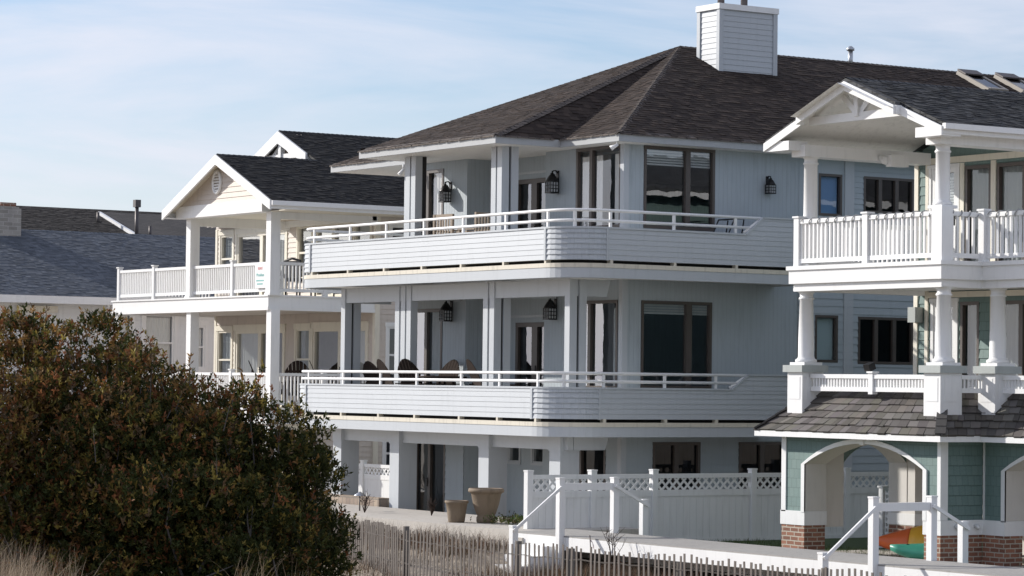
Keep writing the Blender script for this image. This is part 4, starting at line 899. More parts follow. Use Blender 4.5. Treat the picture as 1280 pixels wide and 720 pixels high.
# ================================================================== RIGHT HOUSE
rh = thing('beach_house', 'teal shingled house with white columned porches, arched brick ground floor and charcoal roof', 'house', (-36.6, 34, 0), 0, 'houses along the beach')
RX, RZ, EXL, EXR, EEZ = -36.7, 8.12, -38.98, -34.42, 7.23
rs = (RZ-EEZ)/(RX-EXL)
def rh_roof(mb):
    mb.slab([(EXR, 30.85, EEZ), (EXR, 50, EEZ), (RX, 50, RZ), (RX, 30.8, RZ)], 0.05); mb.slab([(EXL, 50, EEZ), (EXL, 30.8, EEZ), (RX, 30.8, RZ+.001), (RX, 50, RZ+.001)], 0.05)
    mb.cur = 1; shingled(mb, [(EXR+0.03, 30.83, EEZ-0.012), (EXR+0.03, 50, EEZ-0.012), (RX, 50, RZ), (RX, 30.83, RZ)], 'grey', 0.12); mb.cur = 0
    w = 1.25
    mb.slab([(RX+w, 30.68, RZ-rs*w), (RX+w, 30.8, RZ-rs*w), (RX, 30.8, RZ), (RX, 30.68, RZ)], 0.05); mb.slab([(RX-w, 30.8, RZ-rs*w), (RX-w, 30.68, RZ-rs*w), (RX, 30.68, RZ+.001), (RX, 30.8, RZ+.001)], 0.05)
rroof = part('roof', [M['roofgrey'], M['shingle']], rh, rh_roof)
part('ridge_cap', 'roofgrey', rroof, lambda mb: caps(mb, [((RX, 30.68, RZ+0.004), (RX, 50, RZ+0.004))], 0.1))
def rh_trim(mb):
    w = 1.25; zz = lambda x: RZ-rs*abs(x-RX)
    rake(mb, 30.68, RX-w, zz(RX-w)-.05, RX, RZ-.05, 0.16, 0.04); rake(mb, 30.68, RX+w, zz(RX+w)-.05, RX, RZ-.05, 0.16, 0.04)
    for s in (-1, 1):
        rake(mb, 30.8, RX+s*2.28, EEZ-.05, RX+s*(w+0.001), zz(RX+w)-.05, 0.15, 0.04)
        mb.box(RX+s*w-0.03, RX+s*w+0.03, 30.68, 30.8, zz(RX+w)-0.20, zz(RX+w)-0.055)
        x = RX+s*2.27; mb.box(min(x, x-s*0.05), max(x, x-s*0.05), 30.8, 50, EEZ-0.17, EEZ-0.055)
        a, b = sorted((RX+s*2.25, RX+s*1.62)); mb.box(a, b, 30.79, 31.2, EEZ-0.2, EEZ-0.04)
    mb.box(EXR, EXR+0.08, 30.78, 50, EEZ-0.1, EEZ-0.01)
    # collar tie and little truss
    mb.beam((-37.95, 30.98, 7.50), (-35.45, 30.98, 7.50), 0.1, 0.14); mb.beam((RX, 30.96, 7.5), (RX, 30.96, 7.9), 0.1, 0.12, (0, 1, 0))
    mb.beam((RX, 30.98, 7.52), (RX-0.38, 30.98, 7.86), 0.07, 0.1); mb.beam((RX, 30.98, 7.52), (RX+0.38, 30.98, 7.86), 0.07, 0.1)
    # beams on the columns
    mb.box(-38.56, -38.2, 31.05, 33.9, 6.93, 7.13); mb.box(-35.12, -34.76, 31.05, 50, 6.93, 7.13)
pieces('trim_board', 'white', rh, rh_trim)
def rh_vault(mb):
    for s in (-1, 1): mb.face([(RX+s*2.24, 30.84, EEZ-0.085), (RX+s*2.24, 34, EEZ-0.085), (RX, 34, RZ-0.09), (RX, 30.5, RZ-0.09), (RX+s*1.23, 30.5, RZ-rs*1.23-0.09), (RX+s*1.23, 30.84, RZ-rs*1.23-0.09)])
part('soffit', 'soffit', rh, rh_vault)
YW = 33.95
rwh = {'up': [(-38.22, -37.55, 5.1, 6.86), (-37.36, -36.70, 5.1, 6.86), (-36.56, -35.2, 5.1, 6.86)], 'lo': [(-38.14, -37.58, 2.45, 4.50), (-37.46, -36.98, 2.45, 4.50), (-36.62, -35.3, 2.45, 4.50)], 'gr': [(-37.98, -37.1, 0.2, 1.9)]}
def rh_wall(mb):
    lapwall(mb, 'A', YW, 5.0, 8.0, 0.16, 0.014, lambda z: (-38.6, -34.8) if z < 7.15 else (-38.6+(z-7.15)/rs, -34.8-(z-7.15)/rs), rwh['up'], zbase=0)
    lapwall(mb, 'A', YW, 2.3, 5.0, 0.16, 0.014, rect(-38.6, -34.0), rwh['lo'], zbase=0)
    mb.box(-38.66, -38.56, YW, 50, 2.3, 7.2); mb.box(-34.85, -34.75, YW, 50, 2.3, 7.2); mb.box(-38.6, -34.8, 49.9, 50, 0, 7.2)
    mb.box(-38.5, -34.85, YW+0.13, 49.9, 4.8, 4.86); mb.box(-38.5, -34.85, YW+0.13, 49.9, 2.3, 2.36); mb.box(-38.5, -34.85, YW+0.13, 49.9, 7.12, 7.16)
    # ground floor return wall and recessed bay
    lapwall(mb, 'B', -34.65, 0.86, 2.2, 0.16, 0.014, rect(31.0, 31.9), zbase=0)
part('wall', 'teal', rh, rh_wall)
def arch_pts(a, b, zs, zt, n=14):
    c = (a+b)/2; hw = (b-a)/2; h = zt-zs; rad = (hw*hw+h*h)/(2*h); cz = zt-rad; t0 = math.asin(min(1, hw/rad))
    return [(c+rad*math.sin(-t0+2*t0*i/n), cz+rad*math.cos(-t0+2*t0*i/n)) for i in range(n+1)]
def arch_wall(mb, ax, pl, u0, u1, a, b, zb, zs, zt, ztop, th=0.45):
    ap = arch_pts(a, b, zs, zt)
    def P(u, z, o): return (u, pl-o, z) if ax == 'A' else (pl+o, u, z)
    for o, flip in ((0, 0), (-th, 1)):
        quads = [[P(u0, zb, o), P(a, zb, o), P(a, zs, o), P(u0, zs, o)], [P(b, zb, o), P(u1, zb, o), P(u1, zs, o), P(b, zs, o)],
                 [P(u0, zs, o), P(a, zs, o), P(a, ztop, o), P(u0, ztop, o)], [P(b, zs, o), P(u1, zs, o), P(u1, ztop, o), P(b, ztop, o)]]
        for (x0, z0), (x1, z1) in zip(ap[:-1], ap[1:]): quads.append([P(x0, z0, o), P(x1, z1, o), P(x1, ztop, o), P(x0, ztop, o)])
        for q in quads: mb.face(q[::-1] if flip else q)
    for q in ([P(u0, zb, 0), P(u0, zs, 0), P(u0, zs, -th), P(u0, zb, -th)], [P(u0, zs, 0), P(u0, ztop, 0), P(u0, ztop, -th), P(u0, zs, -th)], [P(u1, zb, 0), P(u1, zs, 0), P(u1, zs, -th), P(u1, zb, -th)], [P(u1, zs, 0), P(u1, ztop, 0), P(u1, ztop, -th), P(u1, zs, -th)]): mb.face(q)
    mb.weld = True
def arch_lining(mb, ax, pl, a, b, zb, zs, zt, th=0.45, o1=0.0):
    ap = [(a, zb)]+arch_pts(a, b, zs, zt)+[(b, zb)]
    def P(u, z, o): return (u, pl-o, z) if ax == 'A' else (pl+o, u, z)
    for (x0, z0), (x1, z1) in zip(ap[:-1], ap[1:]): mb.face([P(x0, z0, o1), P(x1, z1, o1), P(x1, z1, -th-0.004), P(x0, z0, -th-0.004)])
def arch_trim(mb, ax, pl, a, b, zb, zs, zt, w=0.09, q=0.03):
    i = [(a, zb)]+arch_pts(a, b, zs, zt)+[(b, zb)]; o = [(a-w, zb)]+arch_pts(a-w, b+w, zs, zt+w*0.9)+[(b+w, zb)]
    for k in range(len(i)-1): mb.prism(ax, pl, [i[k], o[k], o[k+1], i[k+1]][::-1], 0.001, q)
AZ = dict(zb=0.86, zs=1.68, zt=2.06)
GF = 31.0
part('arch_wall', 'teal', rh, lambda mb: arch_wall(mb, 'A', GF, -38.66, -34.65, -38.05, -35.05, 0.86, 1.68, 2.06, 2.22))
part('arch_wall', 'teal', rh, lambda mb: arch_wall(mb, 'A', 31.9, -34.64, -30.6, -34.1, -31.1, 0.86, 1.68, 2.06, 2.22))
part('arch_wall', 'teal', rh, lambda mb: arch_wall(mb, 'B', -38.21, GF+0.46, YW, 31.95, 33.38, 0.86, 1.68, 2.02, 2.22))
part('arch_lining', 'offwhite', rh, lambda mb: (arch_lining(mb, 'A', GF, -38.05, -35.05, 0.882, 1.68, 2.06, 0.45, 0.03), arch_lining(mb, 'A', 31.9, -34.1, -31.1, 0.882, 1.68, 2.06, 0.45, 0.03), arch_lining(mb, 'B', -38.21, 31.95, 33.38, 0.882, 1.68, 2.02, 0.45, 0.01),
    mb.box(-38.20, -38.185, GF+0.46, 31.95, 0.6, 2.2), mb.box(-38.20, -38.185, 33.38, YW, 0.86, 2.2), mb.box(-38.6, -37.98, YW-0.56, YW-0.55, 0.72, 2.2),
    mb.box(-38.6, -34.7, GF+0.46, YW, 2.2, 2.22), mb.box(-38.18, -37.98, YW-0.55, YW-0.02, 0.2, 2.2), mb.box(-37.1, -30.6, YW-0.06, YW-0.02, 0.2, 2.2), mb.box(-37.98, -37.1, YW-0.06, YW-0.02, 1.9, 2.2)))
part('arch_trim', 'white', rh, lambda mb: arch_trim(mb, 'A', GF, -38.05, -35.05, 0.862, 1.68, 2.06))
part('arch_trim', 'white', rh, lambda mb: arch_trim(mb, 'A', 31.9, -34.1, -31.1, 0.862, 1.68, 2.06))
pieces('trim_board', 'white', rh, lambda mb: (mb.abox('A', GF, -36.6, -36.5, 2.04, 2.2, 0.0, 0.05),
    mb.abox('A', GF, -38.68, -38.56, 0.86, 2.2, -0.02, 0.02), mb.abox('A', GF, -34.70, -34.62, 0.882, 2.2, -0.02, 0.028), mb.abox('B', -34.65, GF+0.02, GF+0.13, 0.882, 2.2, -0.02, 0.03), mb.abox('A', 31.9, -34.62, -34.59, 0.882, 2.2, 0, 0.02)))
def band(mb):
    mb.box(-38.7, -38.05, GF-0.02, GF+0.47, 0.64, 0.88); mb.box(-35.05, -34.62, GF-0.02, 31.88, 0.64, 0.88); mb.box(-34.62, -34.1, 31.87, 32.3, 0.64, 0.879); mb.box(-31.1, -30.5, 31.87, 32.3, 0.64, 0.879)
    mb.box(-38.68, -37.96, YW-0.58, YW, 0.6, 0.80)
def bandl(k):
    def f(mb):
        b = ((-38.7, -38.05, GF-0.02, GF+0.47, 0.64, 0.88), (-35.05, -34.62, GF-0.02, 31.88, 0.64, 0.88), (-34.62, -34.1, 31.87, 32.3, 0.64, 0.879), (-31.1, -30.5, 31.87, 32.3, 0.64, 0.879), (-38.68, -37.96, YW-0.58, YW, 0.6, 0.80))[k]; mb.box(*b)
    return f
for k in range(5): part('water_table', 'white', rh, bandl(k))
for b in ((-38.68, -38.07, GF-0.005, GF+0.45, 0.0, 0.64), (-35.03, -34.64, GF-0.005, 31.89, 0.0, 0.64), (-34.63, -34.12, 31.885, 32.28, 0.0, 0.64), (-31.08, -30.5, 31.885, 32.28, 0.0, 0.64), (-38.66, -37.98, YW-0.57, YW, 0.0, 0.6)): part('brick_plinth', 'brick', rh, lambda mb: mb.box(*b))
pieces('pipe_outlet', 'vinyl', rh, lambda mb: [mb.tube([(-34.62, y, 0.78), (-34.56, y, 0.785), (-34.54, y, 0.74)], 0.035, 8) for y in (31.3, 31.72)])
part('interior_floor', 'concrete', rh, lambda mb: mb.box(-38.6, -30.6, GF+0.02, YW, 0.0, 0.16))
wtr = dict(fm='brown', gm='glassclear')
window(rh, 'A', YW, *rwh['up'][0], fw=0.09, fm='white', trim=0.06, name='door', cside=(5.2, 6.7), handle=-37.62)
window(rh, 'A', YW, *rwh['up'][1], fw=0.06, curtain=([(-37.30, -36.76)], 'dimcurtain', 6.8), **wtr)
window(rh, 'A', YW, *rwh['up'][2], fw=0.06, mull=[(-35.88, 0.1)], curtain=([(-36.5, -35.93), (-35.8, -35.3)], 'dimcurtain', 6.8), **wtr)
window(rh, 'A', YW, *rwh['lo'][0], fw=0.08, fm='white', trim=0.07, name='door', cside=(2.55, 4.4), handle=-37.64)
window(rh, 'A', YW, *rwh['lo'][1], fw=0.06, curtain=([(-37.4, -37.04)], 'dimcurtain', 4.45), name='sliding_door', **wtr)
window(rh, 'A', YW, *rwh['lo'][2], fw=0.06, mull=[(-35.95, 0.1)], curtain=([(-36.55, -36.0)], 'dimcurtain', 4.45), name='sliding_door', **wtr)
pieces('window_trim', 'cream', rh, lambda mb: (mb.abox('A', YW, -38.34, -34.85, 6.93, 7.04, 0, 0.045), mb.abox('A', YW, -38.34, -34.2, 4.58, 4.68, 0, 0.045), mb.abox('A', YW, -38.66, -38.56, 2.3, 7.1, -0.02, 0.03), mb.abox('A', YW, -38.36, -38.28, 2.3, 6.93, 0, 0.035),
    mb.abox('A', YW, -36.69, -36.57, 2.4, 6.92, 0, 0.03), mb.abox('A', YW, -37.47, -37.37, 5.05, 6.92, 0, 0.03)))
# decks
pth = [(-38.55, YW-0.02), (-38.55, 31.0), (-34.67, 31.0), (-34.67, 31.88), (-30.5, 31.88)]
part('deck_fascia', 'white', rh, lambda mb: (mb.sweep(pth, [(-0.06, 4.75), (0, 4.75), (0, 4.98), (-0.06, 4.98)]), mb.sweep(pth, [(-0.1, 4.981), (0.035, 4.981), (0.035, 5.05), (-0.1, 5.05)]), mb.sweep(pth, [(-0.2, 4.62), (-0.06, 4.62), (-0.06, 4.75), (-0.2, 4.75)])))
part('deck_floor', 'palefloor', rh, lambda mb: (mb.box(-38.47, -34.75, 31.08, YW-0.02, 4.9, 5.045), mb.box(-34.75, -30.5, 31.96, YW-0.02, 4.9, 5.044), mb.box(-38.47, -34.75, 31.3, YW-0.02, 2.3, 2.42), mb.box(-34.75, -30.5, 32.2, YW-0.02, 2.3, 2.419)))
part('deck_ceiling', 'soffit', rh, lambda mb: (mb.box(-38.45, -34.78, 31.1, YW-0.02, 4.70, 4.74), mb.box(-34.78, -30.5, 31.98, YW-0.02, 4.70, 4.739)))
balustrade(rh, [((-38.44, 31.11), (-34.87, 31.11)), ((-34.78, 31.2), (-34.78, 31.9)), ((-34.74, 31.98), (-30.6, 31.98)), ((-38.46, 31.2), (-38.46, 33.9))], 5.05, 0.80, [(-38.43, 31.12), (-36.63, 31.12), (-34.72, 31.96), (-33.0, 31.98), (-32.2, 31.98)], sp=0.105, bw=0.04, pw=0.13, post_h=0.03, low=0.06)
part('newel_post', 'white', rh, lambda mb: mb.box(-34.98, -34.73, 31.06, 31.3, 5.04, 5.92))
def column(cx, cy, z0, z1, r0_, r1_, sq=True):
    def f(mb):
        H = z1-z0
        mb.lathe((cx, cy, z0), [(r0_*1.32, 0.05), (r0_*1.36, 0.075), (r0_*1.30, 0.1), (r0_*1.08, 0.115), (r0_, 0.15), (r0_*0.99, H*0.35), (r1_, H-0.20), (r1_*1.16, H-0.19), (r1_*1.16, H-0.165), (r1_, H-0.155), (r1_, H-0.1), (r1_*1.3, H-0.065), (r1_*1.3, H-0.05)], 24)
        w = r0_*1.42; mb.box(cx-w, cx+w, cy-w, cy+w, z0, z0+0.05); w = r1_*1.42; mb.box(cx-w, cx+w, cy-w, cy+w, z1-0.05, z1)
    return part('column', 'white', rh, f)
column(-38.37, 31.32, 5.04, 7.0, 0.125, 0.115); column(-34.96, 31.28, 5.90, 7.0, 0.12, 0.115)
for x, y in ((-38.37, 31.25), (-34.88, 31.25), (-34.58, 32.15), (-31.2, 32.15)):
    column(x, y, 3.36, 4.68, 0.138, 0.115)
    def ped(mb, x=x, y=y):
        mb.box(x-0.2, x+0.2, y-0.24, y+0.22, 2.3, 3.24); mb.box(x-0.14, x+0.14, y-0.246, y-0.2, 2.78, 3.16); mb.box(x+0.16, x+0.206, y-0.15, y+0.15, 2.78, 3.16)
    po = part('pedestal', 'white', rh, ped)
    part('pedestal_cap', 'cap', po, lambda mb: mb.box(x-0.26, x+0.26, y-0.3, y+0.28, 3.24, 3.36))
# low porch rail with little balusters
balustrade(rh, [((-38.15, 31.2), (-35.1, 31.2)), ((-34.7, 31.45), (-34.7, 31.95)), ((-34.4, 32.1), (-31.4, 32.1))], 2.90, 0.31, [(-36.56, 31.2), (-33.0, 32.1)], sp=0.075, bw=0.035, pw=0.11, post_h=0.02, low=0.03)
# shake skirt roof: one slab plus separate thin tiles in courses
def skirt(mb):
    A0, A1, A2, A3 = (-39.08, 30.7), (-34.33, 30.7), (-34.33, 31.55), (-30.4, 31.55)
    def inn(d): return [(-39.08+d, 34.2), (-39.08+d, 30.7+d), (-34.33-d, 30.7+d), (-34.33-d, 31.55+d), (-30.4, 31.55+d)]
    zt = lambda d: 2.23+d*0.92
    D = 0.76
    lo, hi = inn(0), inn(D)
    mb.col = (0.02, 0.02, 0.02, 1)
    for i in range(4): mb.face([(*lo[i], zt(0)-0.02), (*lo[i+1], zt(0)-0.02), (*hi[i+1], zt(D)-0.02), (*hi[i], zt(D)-0.02)])
    rows = 6
    for i in range(4):
        for k in range(rows):
            d0, d1 = D*k/rows, D*(k+1.12)/rows
            p0, p1 = inn(d0), inn(min(d1, D)); a0, b0, a1, b1 = Vector((*p0[i], zt(d0))), Vector((*p0[i+1], zt(d0))), Vector((*p1[i], zt(min(d1, D)))), Vector((*p1[i+1], zt(min(d1, D))))
            ln = (b0-a0).length
            if ln < 0.05: continue
            t = -random.random()*0.2/ln
            nrm = (b0-a0).cross(a1-a0).normalized(); nrm = nrm if nrm.z > 0 else -nrm
            while t < 1:
                w = random.choice((0.13, 0.17, 0.2, 0.24))/ln; t0, t1 = max(0, t), min(1, t+w-0.008/ln); t += w
                if t1 <= t0: continue
                g = random.uniform(0.065, 0.14); mb.col = (g*1.04, g*random.uniform(0.92, 1.0), g*random.uniform(0.82, 0.96), 1)
                lf = nrm*(0.035+random.uniform(-0.006, 0.006)); tp = nrm*0.004; dn = (a0-a1).normalized()*random.uniform(-0.012, 0.012)
                q = [a0.lerp(b0, t0)+lf+dn, a0.lerp(b0, t1)+lf+dn, a1.lerp(b1, t1)+tp, a1.lerp(b1, t0)+tp, a0.lerp(b0, t0)+dn-nrm*0.0, a0.lerp(b0, t1)+dn]
                mb._add(q, [[0, 1, 2, 3], [4, 5, 1, 0], [0, 3, 4], [1, 5, 2]])
    # hip tiles
    for i in (1, 2):
        a, b = Vector((*lo[i], zt(0)+0.04)), Vector((*hi[i], zt(D)+0.04))
        for k in range(6):
            g = random.uniform(0.06, 0.11); mb.col = (g, g*0.95, g*0.9, 1)
            if i == 1 or i == 2: mb.beam(a.lerp(b, k/6), a.lerp(b, (k+1.1)/6)+Vector((0, 0, -0.012)), 0.17, 0.028)
mb = MB(); skirt(mb); mb.build('skirt_roof', M['shake'], rh)
sp = [(-39.08, 34.2), (-39.08, 30.7), (-34.33, 30.7), (-34.33, 31.55), (-30.4, 31.55)]
part('eave_board', 'white', rh, lambda mb: (mb.sweep(sp, [(-0.04, 2.14), (0.0, 2.14), (0.0, 2.235), (-0.04, 2.235)]), mb.slab([(x, y, 2.16) for x, y in [(-39.06, 34.2), (-39.06, 30.72), (-34.35, 30.72), (-34.35, 31.57), (-30.4, 31.57), (-30.4, 32.4), (-38.2, 32.4), (-38.2, 34.2)]], 0.015)))
part('upper_landing', 'deckgrey', rh, lambda mb: mb.box(-38.3, -35.1, 31.46, YW, 2.86, 2.9) if False else mb.box(-38.3, -35.1, 31.46, 31.5, 2.3, 2.93))

# ================================================================== FENCES
def lattice(mb, ax, pl, u0, u1, z0, z1, sp=0.165, w=0.042, o=0.0):
    h = z1-z0
    def clipseg(c, s):
        # line u = c + s*(z-z0)
        pts = []
        za, zb = z0, z1; ua, ub = c, c+s*h
        def cl(u, z_, uo, zo): return (u, z_)
        if s > 0:
            if ua < u0: za = z0+(u0-c)/s; ua = u0
            if ub > u1: zb = z0+(u1-c)/s; ub = u1
        else:
            if ua > u1: za = z0+(u1-c)/s; ua = u1
            if ub < u0: zb = z0+(u0-c)/s; ub = u0
        if zb-za > 0.01: return ua, za, ub, zb
    c = u0-h
    while c < u1+h:
        for s, oo in ((1, 0.004), (-1, -0.004)):
            q = clipseg(c if s > 0 else c, s)
            if q:
                a, b = ((q[0], pl-o-oo, q[1]), (q[2], pl-o-oo, q[3])) if ax == 'A' else ((pl+o+oo, q[0], q[1]), (pl+o+oo, q[2], q[3]))
                mb.beam(a, b, 0.007, w, (0, 1, 0) if ax == 'A' else (1, 0, 0)) if False else mb.beam(a, b, w, 0.007, (0, 1, 0) if ax == 'A' else (1, 0, 0))
        c += sp*1.0
def privacy_fence(name, label, ax, pl, posts, z0, zt, zl, mat='vinyl'):
    f = thing(name, label, 'fence', (pl, posts[0], 0) if ax == 'B' else (posts[0], pl, 0))
    for a, b in zip(posts[:-1], posts[1:]):
        def pan(mb):
            u = a+0.06
            while u < b-0.06:
                w = min(0.15, b-0.06-u); mb.abox(ax, pl, u, u+w-0.004, z0, zl-0.1, -0.012, 0.012); u += 0.15
        part('panel', mat, f, pan)
        part('rail', mat, f, lambda mb: (mb.abox(ax, pl, a+0.06, b-0.06, zl-0.115, zl, -0.025, 0.025), mb.abox(ax, pl, a+0.06, b-0.06, zt-0.10, zt-0.02, -0.025, 0.025), mb.abox(ax, pl, a+0.06, b-0.06, z0, z0+0.1, -0.024, 0.024)))
        part('lattice', mat, f, lambda mb: lattice(mb, ax, pl, a+0.06, b-0.06, zl, zt-0.1))
    for p in posts:
        part('post', mat, f, lambda mb: (mb.abox(ax, pl, p-0.06, p+0.06, z0-0.05, zt+0.04, -0.06, 0.06), mb.abox(ax, pl, p-0.068, p+0.068, zt+0.04, zt+0.065, -0.068, 0.068)))
    return f
privacy_fence('vinyl_fence', 'long white vinyl privacy fence with lattice top between the blue and teal houses', 'B', -41.9, [27.92, 29.28, 30.63, 32.88, 35.12, 37.4], 0.12, 1.41, 1.10)
privacy_fence('vinyl_fence', 'short white lattice topped fence behind the planting bed, beside the beige house', 'A', 34.6, [-60.7, -59.0, -57.3, -55.6], 0.12, 1.06, 0.80)
g = thing('trellis', 'square grid white trellis beside a post, seen through the brick arch', 'trellis', (-38.9, 34.0, 0))
part('post', 'vinyl', g, lambda mb: (mb.box(-39.07, -38.96, 33.5, 33.61, 0.1, 1.22), mb.box(-39.09, -38.94, 33.48, 33.63, 1.22, 1.25)))
part('grid', 'vinyl', g, lambda mb: ([mb.box(-38.95+i*0.09, -38.95+i*0.09+0.035, 33.54, 33.56, 0.2, 1.17) for i in range(4)], [mb.box(-38.95, -38.62, 33.535, 33.565, 0.2+k*0.1, 0.2+k*0.1+0.04) for k in range(10)]))

# stair handrails over the boardwalk
def stair_rail(x, label):
    t = thing('stair_handrail', label, 'handrail', (x, 27.2, 0), 0, 'stair handrails on the boardwalk')
    P = [(26.2, -0.1, 0.62), (27.13, -0.1, 1.40), (28.24, 0.1, 1.40), (28.85, 0.1, 1.02)]
    for y, za, zb in P:
        part('post', 'white', t, lambda mb: (mb.box(x-0.055, x+0.055, y-0.055, y+0.055, za, zb), mb.box(x-0.062, x+0.062, y-0.062, y+0.062, zb, zb+0.025)))
    part('crossbar', 'white', t, lambda mb: mb.box(x-0.03, x+0.03, 27.19, 28.18, 1.21, 1.33))
    pieces('handrail', 'white', t, lambda mb: (mb.beam((x+0.085, 27.1, 1.27), (x+0.085, 26.15, 0.56), 0.032, 0.05), mb.beam((x+0.085, 28.2, 1.28), (x+0.085, 28.9, 0.93), 0.032, 0.05)))
stair_rail(-39.75, 'white stair handrail nearer the planters, with its steps down to the sand')
stair_rail(-31.75, 'white stair handrail in front of the brick arch and kayaks')
st = thing('steps', 'white painted block steps leading down from the boardwalk behind the slat fence', 'steps', (-40.3, 26.7, 0))
for k in range(4): part('step', 'white', st, lambda mb: mb.box(-40.6-0.1*k, -39.9, 27.16-0.27*(k+1), 27.16-0.27*k-0.002, -0.4, 0.27-0.16*k))

# slatted sand fence
sfp = [(-43.6, 25.0, 0.66), (-39.9, 24.1, 0.63), (-38.2, 23.95, 0.62), (-36.45, 24.0, 0.585), (-33.0, 24.15, 0.60), (-29.4, 24.3, 0.60), (-26, 24.4, 0.62)]
sf = thing('sand_fence', 'weathered wooden slat sand fence wired along the dune below the boardwalk', 'fence', (-38, 24, 0))
sl, wr = MB(), MB()
for (ax_, ay, az), (bx, by, bz) in zip(sfp[:-1], sfp[1:]):
    ln = math.hypot(bx-ax_, by-ay); n = int(ln/0.115)
    for i in range(n):
        t = i/n+random.uniform(-0.15, 0.15)/n; x, y, z = ax_+(bx-ax_)*t, ay+(by-ay)*t, az+(bz-az)*t+random.uniform(-0.03, 0.025)
        z += 0.02*math.sin(x*2.1); lean = random.uniform(-0.035, 0.035); w = random.uniform(0.036, 0.046)
        if random.random() < 0.025: continue
        sl.beam((x-lean, y+random.uniform(-.01, .01), z-1.25), (x+lean*0.4, y, z), w, 0.010, (0, 1, 0))
    for dz in (-0.18, -0.19, -0.55, -0.56):
        wr.tube([(ax_+(bx-ax_)*k/12, ay+(by-ay)*k/12+(0.008 if k % 2 else -0.008), az+(bz-az)*k/12+dz+0.012*math.sin(k*2.3)) for k in range(13)], 0.0035, 4)
sl.build('slats', M['slat'], sf); wr.build('wire', M['wire'], sf)
for x, y, z, tl in ((-41.6, 24.52, 0.58, 0), (-39.75, 24.1, 0.66, -0.12), (-36.45, 24.04, 0.60, 0.05), (-35.1, 24.1, 0.56, 0.02), (-29.5, 24.33, 0.60, -0.03), (-32.6, 24.2, 0.5, 0.1)):
    part('post', 'oldpost', sf, lambda mb: mb.tube([(x+tl*0.4-0.03, y+0.06, -0.7), (x+tl*0.5, y+0.06, z)], [0.06, 0.052], 9))

# ================================================================== LAMPS, FURNITURE, SMALL THINGS
def lantern_proto(label):
    t = thing('wall_lantern', label, 'lantern', (0, 0, 0), 0, 'black wall lanterns')
    part('bracket', 'black', t, lambda mb: (mb.box(-0.045, 0.045, -0.02, 0, 0.10, 0.34), mb.tube([(0, -0.01, 0.28), (0, -0.06, 0.34), (0, -0.13, 0.33), (0, -0.155, 0.27)], 0.016, 6), mb.tube([(0, -0.01, 0.14), (0, -0.06, 0.2), (0, -0.1, 0.26)], 0.012, 6)))
    def cage(mb):
        for x in (-0.1, -0.035, 0.035, 0.1):
            for y in (-0.255, -0.055): mb.box(x-0.008, x+0.008, y-0.008, y+0.008, -0.13, 0.10)
        for y in (-0.19, -0.12):
            for x in (-0.1, 0.1): mb.box(x-0.008, x+0.008, y-0.008, y+0.008, -0.13, 0.10)
        for z in (-0.13, -0.055, 0.02, 0.095):
            mb.box(-0.108, 0.108, -0.263, -0.247, z-0.008, z+0.008); mb.box(-0.108, 0.108, -0.063, -0.047, z-0.008, z+0.008)
            mb.box(-0.108, -0.092, -0.263, -0.047, z-0.008, z+0.008); mb.box(0.092, 0.108, -0.263, -0.047, z-0.008, z+0.008)
        mb.box(-0.11, 0.11, -0.265, -0.045, -0.15, -0.13)
    part('cage', 'black', t, cage)
    part('glass', 'frost', t, lambda mb: mb.box(-0.088, 0.088, -0.243, -0.067, -0.128, 0.095))
    part('cap', 'black', t, lambda mb: mb.lathe((0, -0.155, 0), [(0.14, 0.10), (0.135, 0.12), (0.105, 0.17), (0.07, 0.225), (0.04, 0.25), (0.035, 0.28), (0.01, 0.29), (0.012, 0.33)], 14))
    return t
LN = lantern_proto('black caged lantern on the upper balcony wall beside the leftmost curtained window')
LN.location = (-50.12, YL-0.002, 6.83); LN.rotation_euler = (0, 0, 0)
LN.location.x = -50.15; LN.scale = (0.88,)*3
for loc, rz, lb in (((-46.58, YR-0.002, 6.86), 0, 'black caged lantern on the upper balcony wall, between the french doors and corner window'),
                    ((XB+0.002, 35.1, 6.87), R(90), 'black caged lantern alone on the shaded upper side wall'),
                    ((-50.05, YL-0.002, 4.38), 0, 'black caged lantern on the lower balcony wall above the dark patio chairs'),
                    ((-46.6, YR-0.002, 4.38), 0, 'black caged lantern on the lower balcony wall beside the french doors')):
    q = copy_thing(LN, loc, rz, lb); q.scale = (0.72,)*3 if rz else (0.92,)*3
def flood(loc, rz, label, fall):
    t = thing('floodlight', label, 'floodlight', loc, 0, 'white eave floodlights'); x, y, z = loc
    part('arm', 'white', t, lambda mb: mb.tube([(x, y, z), (x, y, z-0.1)], 0.02, 8))
    d = Vector(fall); mb = MB(); mb.tube([Vector((x, y, z-0.1))-d*0.02, Vector((x, y, z-0.1))+d*0.06, Vector((x, y, z-0.1))+d*0.15], [0.022, 0.034, 0.055], 12); mb.build('lamp_head', M['white'], t)
flood((-51.55, 31.1, EZ-0.17), 0, 'white floodlight under the roof corner at the left end of the blue house', (-0.2, -0.5, -0.8))
flood((-44.02, 31.25, EZ-0.12), 0, 'white floodlight under the roof corner above the curtained window', (-0.55, -0.6, -0.45))

